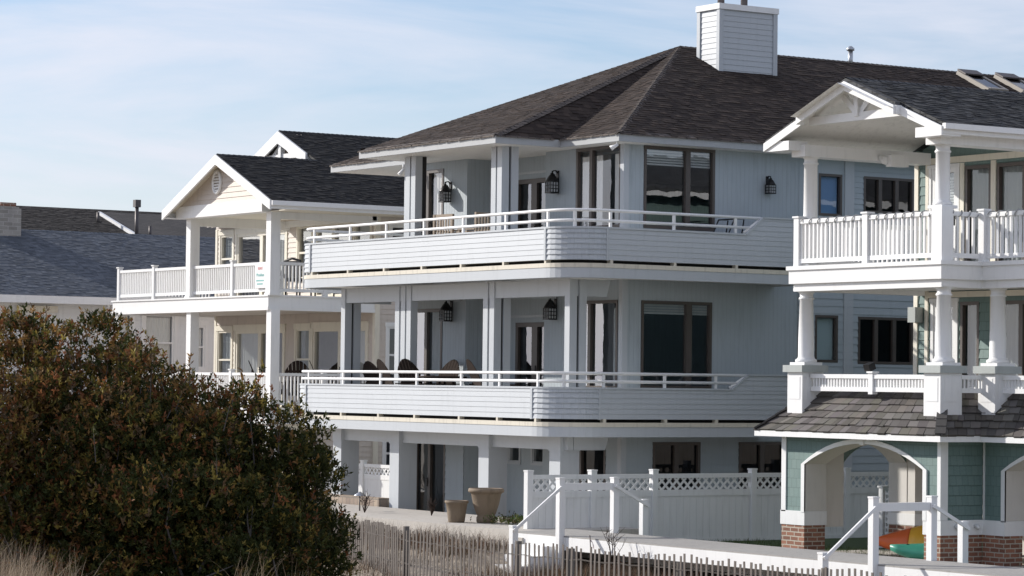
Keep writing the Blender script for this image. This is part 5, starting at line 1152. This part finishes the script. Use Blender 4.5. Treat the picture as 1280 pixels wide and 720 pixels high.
def adirondack(label, group, mat='chairwood'):
    t = thing('adirondack_chair', label, 'chair', (0, 0, 0), 0, group)
    def back(mb):
        pt = lambda x, t, o: (x, 0.18+0.34*t-o*0.9, 0.30+0.76*t-o*0.4)
        top = lambda u: 1.0-0.30*u*u-0.06*u**4
        for i in range(7):
            u0_, u1_ = (i-3.5)/3.5+0.02, (i-2.5)/3.5-0.02
            q = [(u0_*0.21, 0), (u1_*0.21, 0), (u1_*0.30, top(u1_)), ((u0_+u1_)/2*0.30, top((u0_+u1_)/2)+0.004), (u0_*0.30, top(u0_))]
            V = [pt(x, t, 0.01) for x, t in q]+[pt(x, t, -0.01) for x, t in q]
            mb._add(V, [[0, 1, 2, 3, 4], [9, 8, 7, 6, 5]]+[[k, (k+1) % 5, (k+1) % 5+5, k+5] for k in range(5)])
        mb.beam((-0.28, 0.32, 0.58), (0.28, 0.32, 0.58), 0.03, 0.07); mb.beam((-0.26, 0.43, 0.82), (0.26, 0.43, 0.82), 0.025, 0.05)
    part('backrest', mat, t, back)
    part('seat', mat, t, lambda mb: [mb.beam((-0.26, 0.2-0.085*k, 0.29+0.018*k), (0.26, 0.2-0.085*k, 0.29+0.018*k), 0.075, 0.02) for k in range(7)])
    for s in (-1, 1):
        part('leg', mat, t, lambda mb: (mb.box(s*0.29-0.018, s*0.29+0.018, -0.36, -0.26, 0, 0.56)))
        part('leg', mat, t, lambda mb: mb.beam((s*0.265, -0.3, 0.38), (s*0.265, 0.52, 0.05), 0.03, 0.11))
        part('armrest', mat, t, lambda mb: mb.beam((s*0.33, -0.4, 0.57), (s*0.33, 0.36, 0.57), 0.13, 0.022))
    return t
DZ = 2.377
A = adirondack('dark adirondack chair, leftmost on the lower blue balcony, half behind its neighbour', 'dark adirondack chairs on the lower blue balcony')
A.scale = (0.98,)*3; A.location = (-51.89, 30.95, DZ); A.rotation_euler.z = R(190)
for loc, rz, lb in (((-51.30, 30.98, DZ), R(172), 'dark adirondack chair with its slatted back to the railing, second from the left column'),
                    ((-49.12, 30.14, DZ), R(100), 'tall dark adirondack chair against the triple column on the lower blue balcony'),
                    ((-49.65, 30.75, DZ), R(10), 'dark adirondack chair behind the patio table, facing the sea'),
                    ((-48.0, 31.1, DZ), R(165), 'sunlit brown adirondack chair right of the patio table')):
    copy_thing(A, loc, rz, lb).scale = (1.02,)*3
tb = thing('patio_table', 'dark round patio table between the adirondack chairs on the lower balcony', 'table', (-49.02, 30.55, DZ))
part('tabletop', 'chairwood', tb, lambda mb: mb.lathe((-49.02, 30.55, DZ), [(0.48, 0.70), (0.5, 0.71), (0.5, 0.735), (0.48, 0.74)], 24))
for a in range(4): part('leg', 'chairwood', tb, lambda mb: mb.tube([(-49.02+0.3*math.cos(R(45+90*a)), 30.55+0.3*math.sin(R(45+90*a)), DZ), (-49.02+0.22*math.cos(R(45+90*a)), 30.55+0.22*math.sin(R(45+90*a)), DZ+0.7)], 0.025, 8))
cn = thing('cup', 'small white cup on the dark patio table', 'cup', (-49.25, 30.45, DZ+0.74))
part('bowl', 'white', cn, lambda mb: mb.lathe((-49.25, 30.45, DZ+0.741), [(0.035, 0), (0.05, 0.05), (0.055, 0.10), (0.045, 0.10)], 12))
part('handle', 'white', cn, lambda mb: mb.tube([(-49.2, 30.45, DZ+0.82), (-49.16, 30.45, DZ+0.81), (-49.17, 30.45, DZ+0.77), (-49.21, 30.45, DZ+0.765)], 0.008, 5))
B2 = adirondack('brown adirondack chair by the sliding door of the beige house lower deck', 'brown adirondack chairs on the beige house lower deck')
B2.scale = (1.12,)*3; B2.location = (-64.75, 35.2, 2.3); B2.rotation_euler.z = R(150)
copy_thing(B2, (-62.75, 34.9, 2.3), R(65), 'brown adirondack chair seen side on against the beige siding')
copy_thing(B2, (-61.75, 35.3, 2.3), R(150), 'brown adirondack chair in front of the right sliding door of the beige house')

def slat_chair(label, group):
    t = thing('garden_chair', label, 'chair', (0, 0, 0), 0, group)
    part('backrest', 'teak', t, lambda mb: ([mb.box(-0.23+k*0.075, -0.195+k*0.075, 0.2, 0.22, 0.45, 0.92) for k in range(7)], mb.box(-0.25, 0.25, 0.195, 0.225, 0.9, 0.97), mb.box(-0.25, 0.25, 0.195, 0.225, 0.5, 0.56)))
    part('seat', 'teak', t, lambda mb: [mb.box(-0.25, 0.25, -0.25+k*0.075, -0.19+k*0.075, 0.43, 0.455) for k in range(6)])
    for s in (-1, 1):
        part('leg', 'teak', t, lambda mb: mb.box(s*0.25-0.022, s*0.25+0.022, -0.26, -0.215, 0, 0.65)); part('leg', 'teak', t, lambda mb: mb.box(s*0.25-0.022, s*0.25+0.022, 0.19, 0.235, 0, 0.97))
        part('armrest', 'teak', t, lambda mb: mb.box(s*0.25-0.03, s*0.25+0.03, -0.27, 0.2, 0.65, 0.675))
    return t
UZ = 5.307
S1 = slat_chair('bleached teak chair with its slatted back turned to the upper balcony railing', 'teak chairs on the upper blue balcony'); S1.scale = (1.07,)*3; S1.location = (-48.65, 30.5, UZ); S1.rotation_euler.z = R(190)
copy_thing(S1, (-47.75, 30.55, UZ), R(-80), 'bleached teak chair seen side on next to the upper balcony column')
tt = thing('side_table', 'low bleached teak table between two slatted chairs on the upper balcony', 'table', (-48.2, 30.6, UZ))
part('tabletop', 'teak', tt, lambda mb: [mb.box(-48.52+k*0.085, -48.45+k*0.085, 30.35, 30.9, UZ+0.66, UZ+0.685) for k in range(8)])
for sx in (-0.27, 0.27):
    for sy in (-0.22, 0.22): part('leg', 'teak', tt, lambda mb: mb.box(-48.2+sx-0.022, -48.2+sx+0.022, 30.62+sy-0.022, 30.62+sy+0.022, UZ, UZ+0.66))
lc = thing('lounge_chair', 'dark metal framed lounge chair behind the side rail of the upper blue balcony', 'chair', (-43.8, 33.4, UZ))
part('frame', 'black', lc, lambda mb: [mb.tube([(x, 32.8, UZ+0.0), (x, 32.9, UZ+0.42), (x, 33.5, UZ+0.42), (x, 33.72, UZ+0.88), (x, 33.95, UZ+0.88), (x, 33.8, UZ)], 0.014, 6) for x in (-44.1, -43.6)]+[mb.tube([(-44.1, 33.72, UZ+0.88), (-43.6, 33.72, UZ+0.88)], 0.014, 6)])
part('sling', 'wicker', lc, lambda mb: mb.slab([(-44.08, 32.92, UZ+0.43), (-43.62, 32.92, UZ+0.43), (-43.62, 33.5, UZ+0.43), (-44.08, 33.5, UZ+0.43)], 0.015))
def wicker_chair(label, loc, rz, group):
    t = thing('wicker_chair', label, 'chair', (0, 0, 0), 0, group)
    part('seat', 'wicker', t, lambda mb: mb.box(-0.25, 0.25, -0.25, 0.22, 0.36, 0.44)); part('backrest', 'wicker', t, lambda mb: (mb.box(-0.26, 0.26, 0.2, 0.25, 0.44, 0.86), mb.tube([(-0.26, 0.225, 0.86), (0, 0.235, 0.92), (0.26, 0.225, 0.86)], 0.03, 6)))
    for sx in (-0.23, 0.23):
        for sy in (-0.22, 0.2): part('leg', 'wicker', t, lambda mb: mb.tube([(sx, sy, 0), (sx, sy, 0.38)], 0.022, 6))
    for sx in (-0.27, 0.27): part('armrest', 'wicker', t, lambda mb: mb.tube([(sx, 0.22, 0.64), (sx, -0.22, 0.62), (sx, -0.22, 0.36)], 0.025, 6))
    t.location = loc; t.rotation_euler.z = rz; return t
WC = wicker_chair('dark wicker chair on the beige house upper deck, nearer the corner column', (-61.6, 34.2, 5.05), R(200), 'wicker chairs on the beige house upper deck')
copy_thing(WC, (-61.7, 35.0, 5.05), R(240), 'dark wicker chair on the beige house upper deck, nearer the house wall')

spk = thing('outdoor_speaker', 'small white loudspeaker on the porch beam under the white gable', 'speaker', (-38.15, 32.9, 7.0))
part('cabinet', 'white', spk, lambda mb: mb.beam((-38.0, 32.75, 6.93), (-37.97, 33.12, 6.93), 0.16, 0.2)); part('bracket', 'white', spk, lambda mb: (mb.tube([(-38.2, 32.72, 7.0), (-38.06, 32.72, 6.96)], 0.05, 8), mb.tube([(-38.1, 32.72, 6.95), (-38.02, 32.72, 6.93)], 0.075, 12)))
wl = thing('wall_light', 'grey box light on the lower porch wall of the teal house', 'wall light', (-38.55, 33.85, 4.3))
part('housing', 'cap', wl, lambda mb: mb.box(-38.62, -38.42, 33.75, 33.93, 4.15, 4.42)); part('base', 'metal', wl, lambda mb: mb.box(-38.56, -38.48, 33.92, 33.945, 4.2, 4.36))
pl_ = thing('spotlight', 'small dark spotlight on the low porch rail post between the pedestals', 'spotlight', (-36.7, 31.25, 3.25))
part('head', 'black', pl_, lambda mb: mb.beam((-36.72, 31.2, 3.31), (-36.72, 31.33, 3.36), 0.14, 0.12)); part('stem', 'black', pl_, lambda mb: mb.tube([(-36.66, 31.25, 3.2), (-36.7, 31.25, 3.3)], 0.02, 6))

# rope light wound round the top rail of the right porch
rp_ = thing('rope_light', 'clear rope light wound round the top rail of the white porch balustrade', 'rope light', (-36.6, 31.1, 5.82))
def helix(a, b, z, turns, r=0.055):
    a, b = Vector((*a, z)), Vector((*b, z)); d = (b-a); s = d.normalized().cross(Vector((0, 0, 1))); n = turns*10
    return [a+d*(i/n)+s*r*1.05*math.cos(2*math.pi*i/10)+Vector((0, 0, 1))*r*math.sin(2*math.pi*i/10) for i in range(n+1)]
for a, b, tn in (((-38.3, 31.11), (-36.72, 31.11), 7), ((-36.55, 31.11), (-35.02, 31.11), 7), ((-34.78, 31.3), (-34.78, 31.85), 3), ((-34.6, 31.98), (-33.1, 31.98), 7)):
    part('strand', 'rope', rp_, lambda mb: mb.tube(helix(a, b, 5.815, tn), 0.010, 5))

# planters
def planter(loc, prof, label):
    t = thing('planter', label, 'planter', loc, 0, 'stone planters on the patio')
    part('pot', 'terracotta', t, lambda mb: mb.lathe(loc, [(r*0.92, z*0.95) for r, z in prof], 28))
    r, z = prof[-1]; r = r*0.92; z = z*0.95; part('soil', 'stem', t, lambda mb: mb.lathe(loc, [(r*0.99, z-0.01), (r*0.6, z+0.005), (0.02, z+0.01)], 20))
planter((-43.98, 28.38, 0.45), [(0.17, 0), (0.19, 0.03), (0.19, 0.1), (0.17, 0.13), (0.20, 0.18), (0.26, 0.36), (0.30, 0.55), (0.325, 0.58), (0.355, 0.585), (0.36, 0.62), (0.345, 0.66), (0.30, 0.66), (0.28, 0.61)], 'large weathered urn planter with a broad rolled rim, empty, on the patio edge')
planter((-44.30, 27.95, 0.45), [(0.155, 0), (0.165, 0.02), (0.19, 0.2), (0.215, 0.36), (0.235, 0.37), (0.24, 0.385), (0.235, 0.42), (0.205, 0.42), (0.2, 0.38)], 'smaller plain tapered planter left of the large urn')
pl2 = thing('path_light', 'bronze mushroom cap path light standing on the patio by the pier', 'path light', (-48.9, 28.6, 0.45))
part('stem', 'darkmetal', pl2, lambda mb: mb.tube([(-48.9, 28.6, 0.45), (-48.9, 28.6, 0.76)], 0.014, 8)); part('shade', 'metal', pl2, lambda mb: mb.lathe((-48.9, 28.6, 0.74), [(0.12, 0), (0.11, 0.02), (0.05, 0.06), (0.015, 0.085)], 16))
for (x0, x1, y, lb) in ((-53.9, -50.45, 29.95, 'low tan block edging below the short lattice fence'), (-45.5, -42.2, 30.4, 'low tan block edging left of the long white fence')):
    w = MB(); w.box(x0, x1, y, y+0.25, 0.1, 0.62); tag(w.build('garden_edging', M['edging']), lb, 'edging', 'tan block edgings')
mt = thing('doormat_roll', 'rolled brown mat lying on the patio near the left pier', 'mat', (-51.3, 28.4, 0.5)); part('roll', 'teak', mt, lambda mb: mb.tube([(-51.6, 28.3, 0.50), (-50.6, 28.45, 0.50)], 0.045, 10))

# kayaks lying in the arch
def kayak(label, tip, L_, wd, ht, roll, yaw, mats, lift=0.0):
    t = thing('kayak', label, 'kayak', tip, 0, 'kayaks under the arch')
    def hull(mb, s0, s1):
        n, k = 14, 14; V = []
        for i in range(n+1):
            s = s0+(s1-s0)*i/n; w = math.sin(math.pi*min(1, (0.02+s*0.98))**0.8) if s < 1 else 0.02
            w = max(0.03, math.sin(math.pi*(0.03+0.94*s))**0.75); rise = 0.10*(abs(2*s-1))**3
            for j in range(k):
                a = 2*math.pi*j/k; c = math.cos(a); q = math.sin(a)
                y, z = wd/2*w*c, (ht*0.62*q if q < 0 else ht*0.38*q)*(w**0.6)+rise
                y2, z2 = y*math.cos(roll)-z*math.sin(roll), y*math.sin(roll)+z*math.cos(roll)
                x = s*L_; V.append((tip[0]+x*math.cos(yaw)-y2*math.sin(yaw), tip[1]+x*math.sin(yaw)+y2*math.cos(yaw), tip[2]+z2+lift*s))
        F = [[i*k+j, i*k+(j+1) % k, (i+1)*k+(j+1) % k, (i+1)*k+j] for i in range(n) for j in range(k)]+[list(range(k)), [n*k+j for j in range(k)][::-1]]
        mb.smooth = True; mb._add(V, F)
    a = part('hull', mats[0], t, lambda mb: hull(mb, 0, 0.22 if len(mats) > 1 else 1))
    if len(mats) > 1: part('deck', mats[1], t, lambda mb: hull(mb, 0.2201, 1))
    part('carry_handle', 'black', t, lambda mb: mb.tube([(tip[0]+0.25*math.cos(yaw), tip[1]+0.25*math.sin(yaw)-0.03, tip[2]+0.10), (tip[0]+0.3*math.cos(yaw), tip[1]+0.3*math.sin(yaw)-0.03, tip[2]+0.14), (tip[0]+0.35*math.cos(yaw), tip[1]+0.35*math.sin(yaw)-0.03, tip[2]+0.12)], 0.008, 5))
kayak('orange and yellow kayak lying under the brick arch with its bow to the left', (-37.02, 31.75, 0.36), 2.5, 0.66, 0.46, R(48), R(36), ('orange', 'yellow'), 0.35)
kayak('teal kayak lying in front of the orange one under the brick arch', (-36.42, 31.5, 0.27), 2.0, 0.46, 0.30, R(25), R(38), ('tealp',), 0.1)

# small flag on a stick by the boardwalk
fl = thing('garden_flag', 'small faded flag drooping on a stick at the edge of the boardwalk', 'flag', (-38.7, 27.0, 0.2))
part('stick', 'stem', fl, lambda mb: mb.tube([(-38.72, 27.05, 0.1), (-38.62, 26.95, 0.52)], 0.008, 6))
def flagf(mb):
    mb.smooth = True
    V = []
    for i in range(7):
        for j in range(5):
            V.append((-38.63-0.0*i+0.045*i*0.6+j*0.01, 26.95-0.012*math.sin(i*1.3+j), 0.50-0.035*i-j*0.015-0.01*math.sin(i+j)))
    mb._add(V, [[i*5+j, (i+1)*5+j, (i+1)*5+j+1, i*5+j+1] for i in range(6) for j in range(4)])
part('cloth', 'flagcloth', fl, flagf)

# ================================================================== VEGETATION
def raw_mesh(name, V, F, cols, mat, parent=None):
    me = bpy.data.meshes.new(name); V = np.asarray(V, np.float32); F = np.asarray(F, np.int32); k = F.shape[1]
    me.vertices.add(len(V)); me.vertices.foreach_set('co', V.ravel())
    me.loops.add(F.size); me.loops.foreach_set('vertex_index', F.ravel())
    me.polygons.add(len(F)); me.polygons.foreach_set('loop_start', np.arange(0, F.size, k, dtype=np.int32)); me.polygons.foreach_set('loop_total', np.full(len(F), k, np.int32))
    me.update(calc_edges=True); me.validate()
    a = me.color_attributes.new('col', 'FLOAT_COLOR', 'POINT'); a.data.foreach_set('color', np.asarray(cols, np.float32).ravel())
    me.materials.append(mat); o = bpy.data.objects.new(name, me); COL.objects.link(o)
    if parent is not None: o.parent = parent; o.matrix_parent_inverse = parent_world(parent).inverted()
    return o
def unit(a): return a/np.maximum(1e-6, np.linalg.norm(a, axis=-1, keepdims=True))
def leaves(base, direc, n, ln, wd, cols, spread=0.9, along=0.14):
    """n leaves round each twig; returns V, F, C"""
    K = len(base); T = np.repeat(np.arange(K), n); b = base[T]; d = unit(direc)[T]
    t = RNG.random(K*n)[:, None]
    pos = b+d*along*t
    ld = unit(d*0.75+RNG.normal(0, spread, (K*n, 3)))
    sd = unit(np.cross(ld, RNG.normal(0, 1, (K*n, 3)))); l = ln*RNG.uniform(0.6, 1.25, (K*n, 1)); w = wd*RNG.uniform(0.7, 1.2, (K*n, 1))
    nm = np.cross(ld, sd)
    v0, v1, v2, v3 = pos, pos+ld*l*0.55+sd*w/2+nm*w*0.15, pos+ld*l, pos+ld*l*0.55-sd*w/2+nm*w*0.15
    V = np.stack([v0, v1, v2, v3], 1).reshape(-1, 3); F = np.arange(len(V)).reshape(-1, 4)
    C = np.repeat(cols[T] if len(cols) == K else cols, 4, 0)
    return V, F, C
LAT = np.array([math.cos(YAW), math.sin(YAW), 0]); DEP = np.array([-math.sin(YAW), math.cos(YAW), 0])
def bush():
    D0 = 30.0
    lobes = [(-6.9, 0.4, 1.9, 1.65, 1.6), (-5.7, 0.2, 2.05, 1.5, 1.55), (-4.75, 0.35, 2.1, 1.35, 1.5), (-4.1, 0, 1.9, 1.3, 1.48), (-3.5, 0.2, 1.75, 1.1, 1.42), (-2.95, -0.1, 1.55, 1.0, 1.36), (-2.5, 0.1, 1.45, 0.8, 1.15),
             (-2.25, 0.05, 1.2, 0.45, 0.75), (-6.2, -1.0, 1.2, 1.3, 1.4), (-4.9, -1.0, 1.1, 1.2, 1.4), (-3.6, -0.9, 1.0, 1.15, 1.3), (-2.85, -0.7, 0.95, 0.70, 1.05)]
    B, Dr, Dark = [], [], []
    tw = MB(); tw.smooth = True
    for lx, dy, cz, rl, rz in lobes:
        # dim interior fill
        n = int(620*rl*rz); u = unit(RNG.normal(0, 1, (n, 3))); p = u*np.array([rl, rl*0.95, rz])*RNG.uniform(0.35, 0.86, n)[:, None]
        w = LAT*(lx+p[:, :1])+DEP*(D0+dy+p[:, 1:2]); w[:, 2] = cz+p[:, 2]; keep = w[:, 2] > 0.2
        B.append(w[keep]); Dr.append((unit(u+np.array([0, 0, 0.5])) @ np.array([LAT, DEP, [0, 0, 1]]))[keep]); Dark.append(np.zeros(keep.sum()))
        # clumps of shoots on the shell
        nc = int(30*rl*rz)
        for k in range(nc):
            cu = unit(RNG.normal(0, 1, 3)); rc = RNG.uniform(0.20, 0.40); cp = cu*np.array([rl, rl*0.95, rz])*RNG.uniform(0.70, 0.92)
            m_ = int(330*rc); u = unit(RNG.normal(0, 1, (m_, 3))+cu*0.5+np.array([0, 0, 0.35])); p = cp+u*rc*RNG.uniform(0.55, 1.05, (m_, 1))*np.array([1, 1, 0.9])
            w = LAT*(lx+p[:, :1])+DEP*(D0+dy+p[:, 1:2]); w[:, 2] = cz+p[:, 2]; keep = w[:, 2] > 0.25
            B.append(w[keep]); Dr.append((unit(u*0.6+np.array([0, 0, 0.9])+RNG.normal(0, 0.25, (m_, 3))) @ np.array([LAT, DEP, [0, 0, 1]]))[keep]); Dark.append(np.full(keep.sum(), RNG.uniform(0.3, 1)))
        # stray shoots at the top
        m_ = 9; a = RNG.uniform(0, 6.28, m_); q = np.stack([np.cos(a)*0.75*rl, np.sin(a)*0.75*rl, np.full(m_, 0.74*rz)], 1); q *= RNG.uniform(0.85, 1.05, (m_, 1))
        for qq in q:
            o = LAT*(lx+qq[0])+DEP*(D0+dy+qq[1]); o[2] = cz+qq[2]; dd = unit(np.array([RNG.normal(0, .25), RNG.normal(0, .25), 1.0])); L_ = RNG.uniform(0.15, 0.34)
            tw.tube([o, o+dd*L_], [0.006, 0.003], 4, False)
            for s in np.linspace(0.3, 1, 4): B.append((o+dd*L_*s)[None]); Dr.append((dd+RNG.normal(0, .2, 3))[None]); Dark.append(np.ones(1))
        for k in range(9):
            st = LAT*(lx+RNG.normal(0, .2))+DEP*(D0+dy+RNG.normal(0, .2)); st[2] = 0.6
            uu = unit(RNG.normal(0, 1, 3)); uu[2] = abs(uu[2]); e = LAT*(lx+uu[0]*rl*0.93)+DEP*(D0+dy+uu[1]*rl*0.93); e[2] = cz+uu[2]*rz*0.93
            md = (st+e)/2+RNG.normal(0, .12, 3); tw.tube([st, md, (md+e)/2+RNG.normal(0, .06, 3), e], [0.028, 0.016, 0.010, 0.004], 5, False)
    B = np.concatenate(B); Dr = np.concatenate(Dr); K = len(B); young = np.concatenate(Dark)
    lat = B @ LAT
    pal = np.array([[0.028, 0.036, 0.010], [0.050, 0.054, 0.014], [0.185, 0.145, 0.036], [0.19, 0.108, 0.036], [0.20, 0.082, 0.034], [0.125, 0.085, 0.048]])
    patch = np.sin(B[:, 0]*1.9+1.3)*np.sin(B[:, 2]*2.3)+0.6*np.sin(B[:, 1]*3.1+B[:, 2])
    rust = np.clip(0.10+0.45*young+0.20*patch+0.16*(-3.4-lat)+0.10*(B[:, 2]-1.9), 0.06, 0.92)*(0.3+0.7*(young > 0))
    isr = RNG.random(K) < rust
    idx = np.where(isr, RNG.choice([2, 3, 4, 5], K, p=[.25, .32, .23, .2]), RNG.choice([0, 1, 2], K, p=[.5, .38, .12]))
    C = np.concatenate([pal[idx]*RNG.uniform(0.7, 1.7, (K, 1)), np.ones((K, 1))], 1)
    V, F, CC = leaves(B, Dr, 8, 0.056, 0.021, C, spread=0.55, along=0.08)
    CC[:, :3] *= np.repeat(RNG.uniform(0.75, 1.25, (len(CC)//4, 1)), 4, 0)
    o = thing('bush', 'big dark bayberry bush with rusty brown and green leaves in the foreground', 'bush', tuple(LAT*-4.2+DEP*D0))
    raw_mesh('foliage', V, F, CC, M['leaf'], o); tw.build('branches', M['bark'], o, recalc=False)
bush()
def blades(n, sampler, hmin, hmax, w, pal, lean=0.35, segs=3, name='dune_grass', label=None, wind=(0.3, 0.1)):
    P = sampler(n); h = RNG.uniform(hmin, hmax, (n, 1)); a = RNG.uniform(0, 6.283, n)
    ld = np.stack([np.cos(a), np.sin(a), np.zeros(n)], 1)*np.abs(RNG.normal(0, lean, (n, 1)))+np.array([wind[0], wind[1], 0])*RNG.uniform(0, 1, (n, 1))
    a2 = RNG.uniform(0, 6.283, n); sd = np.stack([np.cos(a2), np.sin(a2), np.zeros(n)], 1)*w*RNG.uniform(0.6, 1.3, (n, 1))
    V = []
    for k in range(segs+1):
        t = k/segs; c = P+np.array([0, 0, 1])*h*(t-0.18*t*t*np.linalg.norm(ld, axis=1, keepdims=True))+ld*h*t*t; ww = sd*(1-t*0.92)
        V += [c-ww, c+ww]
    V = np.stack(V, 1).reshape(-1, 3); m_ = 2*(segs+1)
    base = np.arange(n)[:, None]*m_
    F = np.concatenate([base+np.array([[2*k, 2*k+1, 2*k+3, 2*k+2]]) for k in range(segs)], 0)
    pal = np.array(pal); C = pal[RNG.integers(0, len(pal), n)]*RNG.uniform(0.7, 1.3, (n, 1)); C = np.repeat(np.concatenate([C, np.ones((n, 1))], 1), m_, 0)
    return tag(raw_mesh(name, V, F, C, M['blade']), label, None, None, 'stuff')
straw = [(0.34, 0.27, 0.19), (0.26, 0.20, 0.14), (0.42, 0.35, 0.26), (0.20, 0.15, 0.11)]
def s_front(n):
    ncl = 170; cl = np.stack([RNG.uniform(-5.4, -1.6, ncl), RNG.uniform(19.5, 25.5, ncl)], 1)
    cl = cl[(RNG.random(ncl) < np.clip((-3.7-cl[:, 0])/0.7, 0.03, 1))]
    k = RNG.integers(0, len(cl), n); q = cl[k]+RNG.normal(0, 0.10, (n, 2))
    w = LAT[None]*q[:, :1]*(q[:, 1:2]/25)*1.0+DEP[None]*q[:, 1:2]
    w[:, 2] = [ground_z(x, y) for x, y in w[:, :2]]
    return w
blades(3600, s_front, 0.22, 0.62, 0.0035, straw, 0.30, 4, 'dune_grass', 'dry straw coloured dune grass')
def s_fence(n):
    x = RNG.uniform(-47, -24, n); y = RNG.uniform(23.2, 27.0, n)+RNG.normal(0, .05, n); k = np.sin(x*3.3)+np.sin(y*4.1+x)+RNG.normal(0, .8, n)
    y = np.where(RNG.random(n) < 0.45, RNG.uniform(25.8, 27.05, n), y); w = np.stack([x, y, np.zeros(n)], 1)[k > -0.3]
    while len(w) < n: w = np.concatenate([w, w], 0)
    w = w[:n]; w[:, 2] = [ground_z(a, b)-0.02 for a, b in w[:, :2]]; return w+np.concatenate([RNG.normal(0, .03, (n, 2)), np.zeros((n, 1))], 1)
blades(30000, s_fence, 0.10, 0.34, 0.004, [(0.17, 0.13, 0.092), (0.12, 0.09, 0.065), (0.09, 0.065, 0.047)]+[(0.10, 0.07, 0.05), (0.07, 0.05, 0.035)]+[(0.16, 0.08, 0.05), (0.12, 0.10, 0.06), (0.22, 0.10, 0.05), (0.06, 0.045, 0.03), (0.09, 0.065, 0.045)], 0.5, 3, 'dry_grass', 'dry grass and weeds around the sand fence')
def s_lawn(n):
    return np.stack([RNG.uniform(-43, -34, n), RNG.uniform(28.3, 33, n), np.full(n, 0.15)], 1)
blades(9000, s_lawn, 0.03, 0.08, 0.004, [(0.06, 0.10, 0.025), (0.04, 0.075, 0.02), (0.09, 0.11, 0.035)], 0.5, 2, 'lawn_grass', 'short green lawn grass', wind=(0, 0))
def bare_shrub(loc, h, n, label):
    t = thing('bare_shrub', label, 'shrub', loc, 0, 'leafless shrubs'); mb = MB(); x, y, z = loc
    for i in range(n):
        a = random.uniform(0, 6.28); s = random.uniform(0.1, 0.45)*h; e = Vector((x+s*math.cos(a), y+s*math.sin(a), z+h*random.uniform(0.6, 1)))
        b = Vector((x, y, z)); md = b.lerp(e, 0.5)+Vector((random.uniform(-.04, .04), random.uniform(-.04, .04), 0.05)); mb.tube([b, md, e], [0.008, 0.006, 0.003], 4)
        for k in range(3):
            p = md.lerp(e, random.random()); mb.tube([p, p+Vector((random.uniform(-.12, .12), random.uniform(-.12, .12), random.uniform(.05, .2)))], [0.004, 0.002], 4)
    mb.build('stems', M['stem'], t)
bare_shrub((-52.6, 30.3, 0.3), 0.9, 16, 'tall leafless shrub in front of the short lattice fence')
bare_shrub((-48.2, 28.3, 0.45), 0.28, 12, 'low leafless twiggy shrub on the patio beside the path light')
bare_shrub((-46.7, 28.9, 0.45), 0.22, 14, 'low leafless twiggy shrub on the patio left of the planters')
bare_shrub((-37.9, 26.9, 0.1), 0.5, 10, 'leafless shrub leaning on the boardwalk fascia')
def ground_cover(loc, rx, ry, n, label):
    t = thing('low_plant', label, 'plant', loc, 0, 'low green patio plants')
    p = RNG.normal(0, 1, (n, 3))*np.array([rx, ry, 0.05]); p[:, 2] = np.abs(p[:, 2]); B = p+np.array(loc)
    d = unit(RNG.normal(0, .5, (n, 3))+np.array([0, 0, 1]))
    pal = np.array([[0.05, 0.085, 0.02], [0.09, 0.11, 0.03], [0.12, 0.10, 0.04], [0.05, 0.04, 0.02]]); C = np.concatenate([pal[RNG.integers(0, 4, n)], np.ones((n, 1))], 1)
    V, F, CC = leaves(B, d, 6, 0.05, 0.02, C, along=0.08); raw_mesh('foliage', V, F, CC, M['leaf'], t)
ground_cover((-43.3, 28.6, 0.46), 0.30, 0.25, 260, 'spreading green plant at the foot of the large urn')
ground_cover((-42.5, 29.0, 0.46), 0.2, 0.3, 160, 'yellowish green plant between the urn and the white fence')
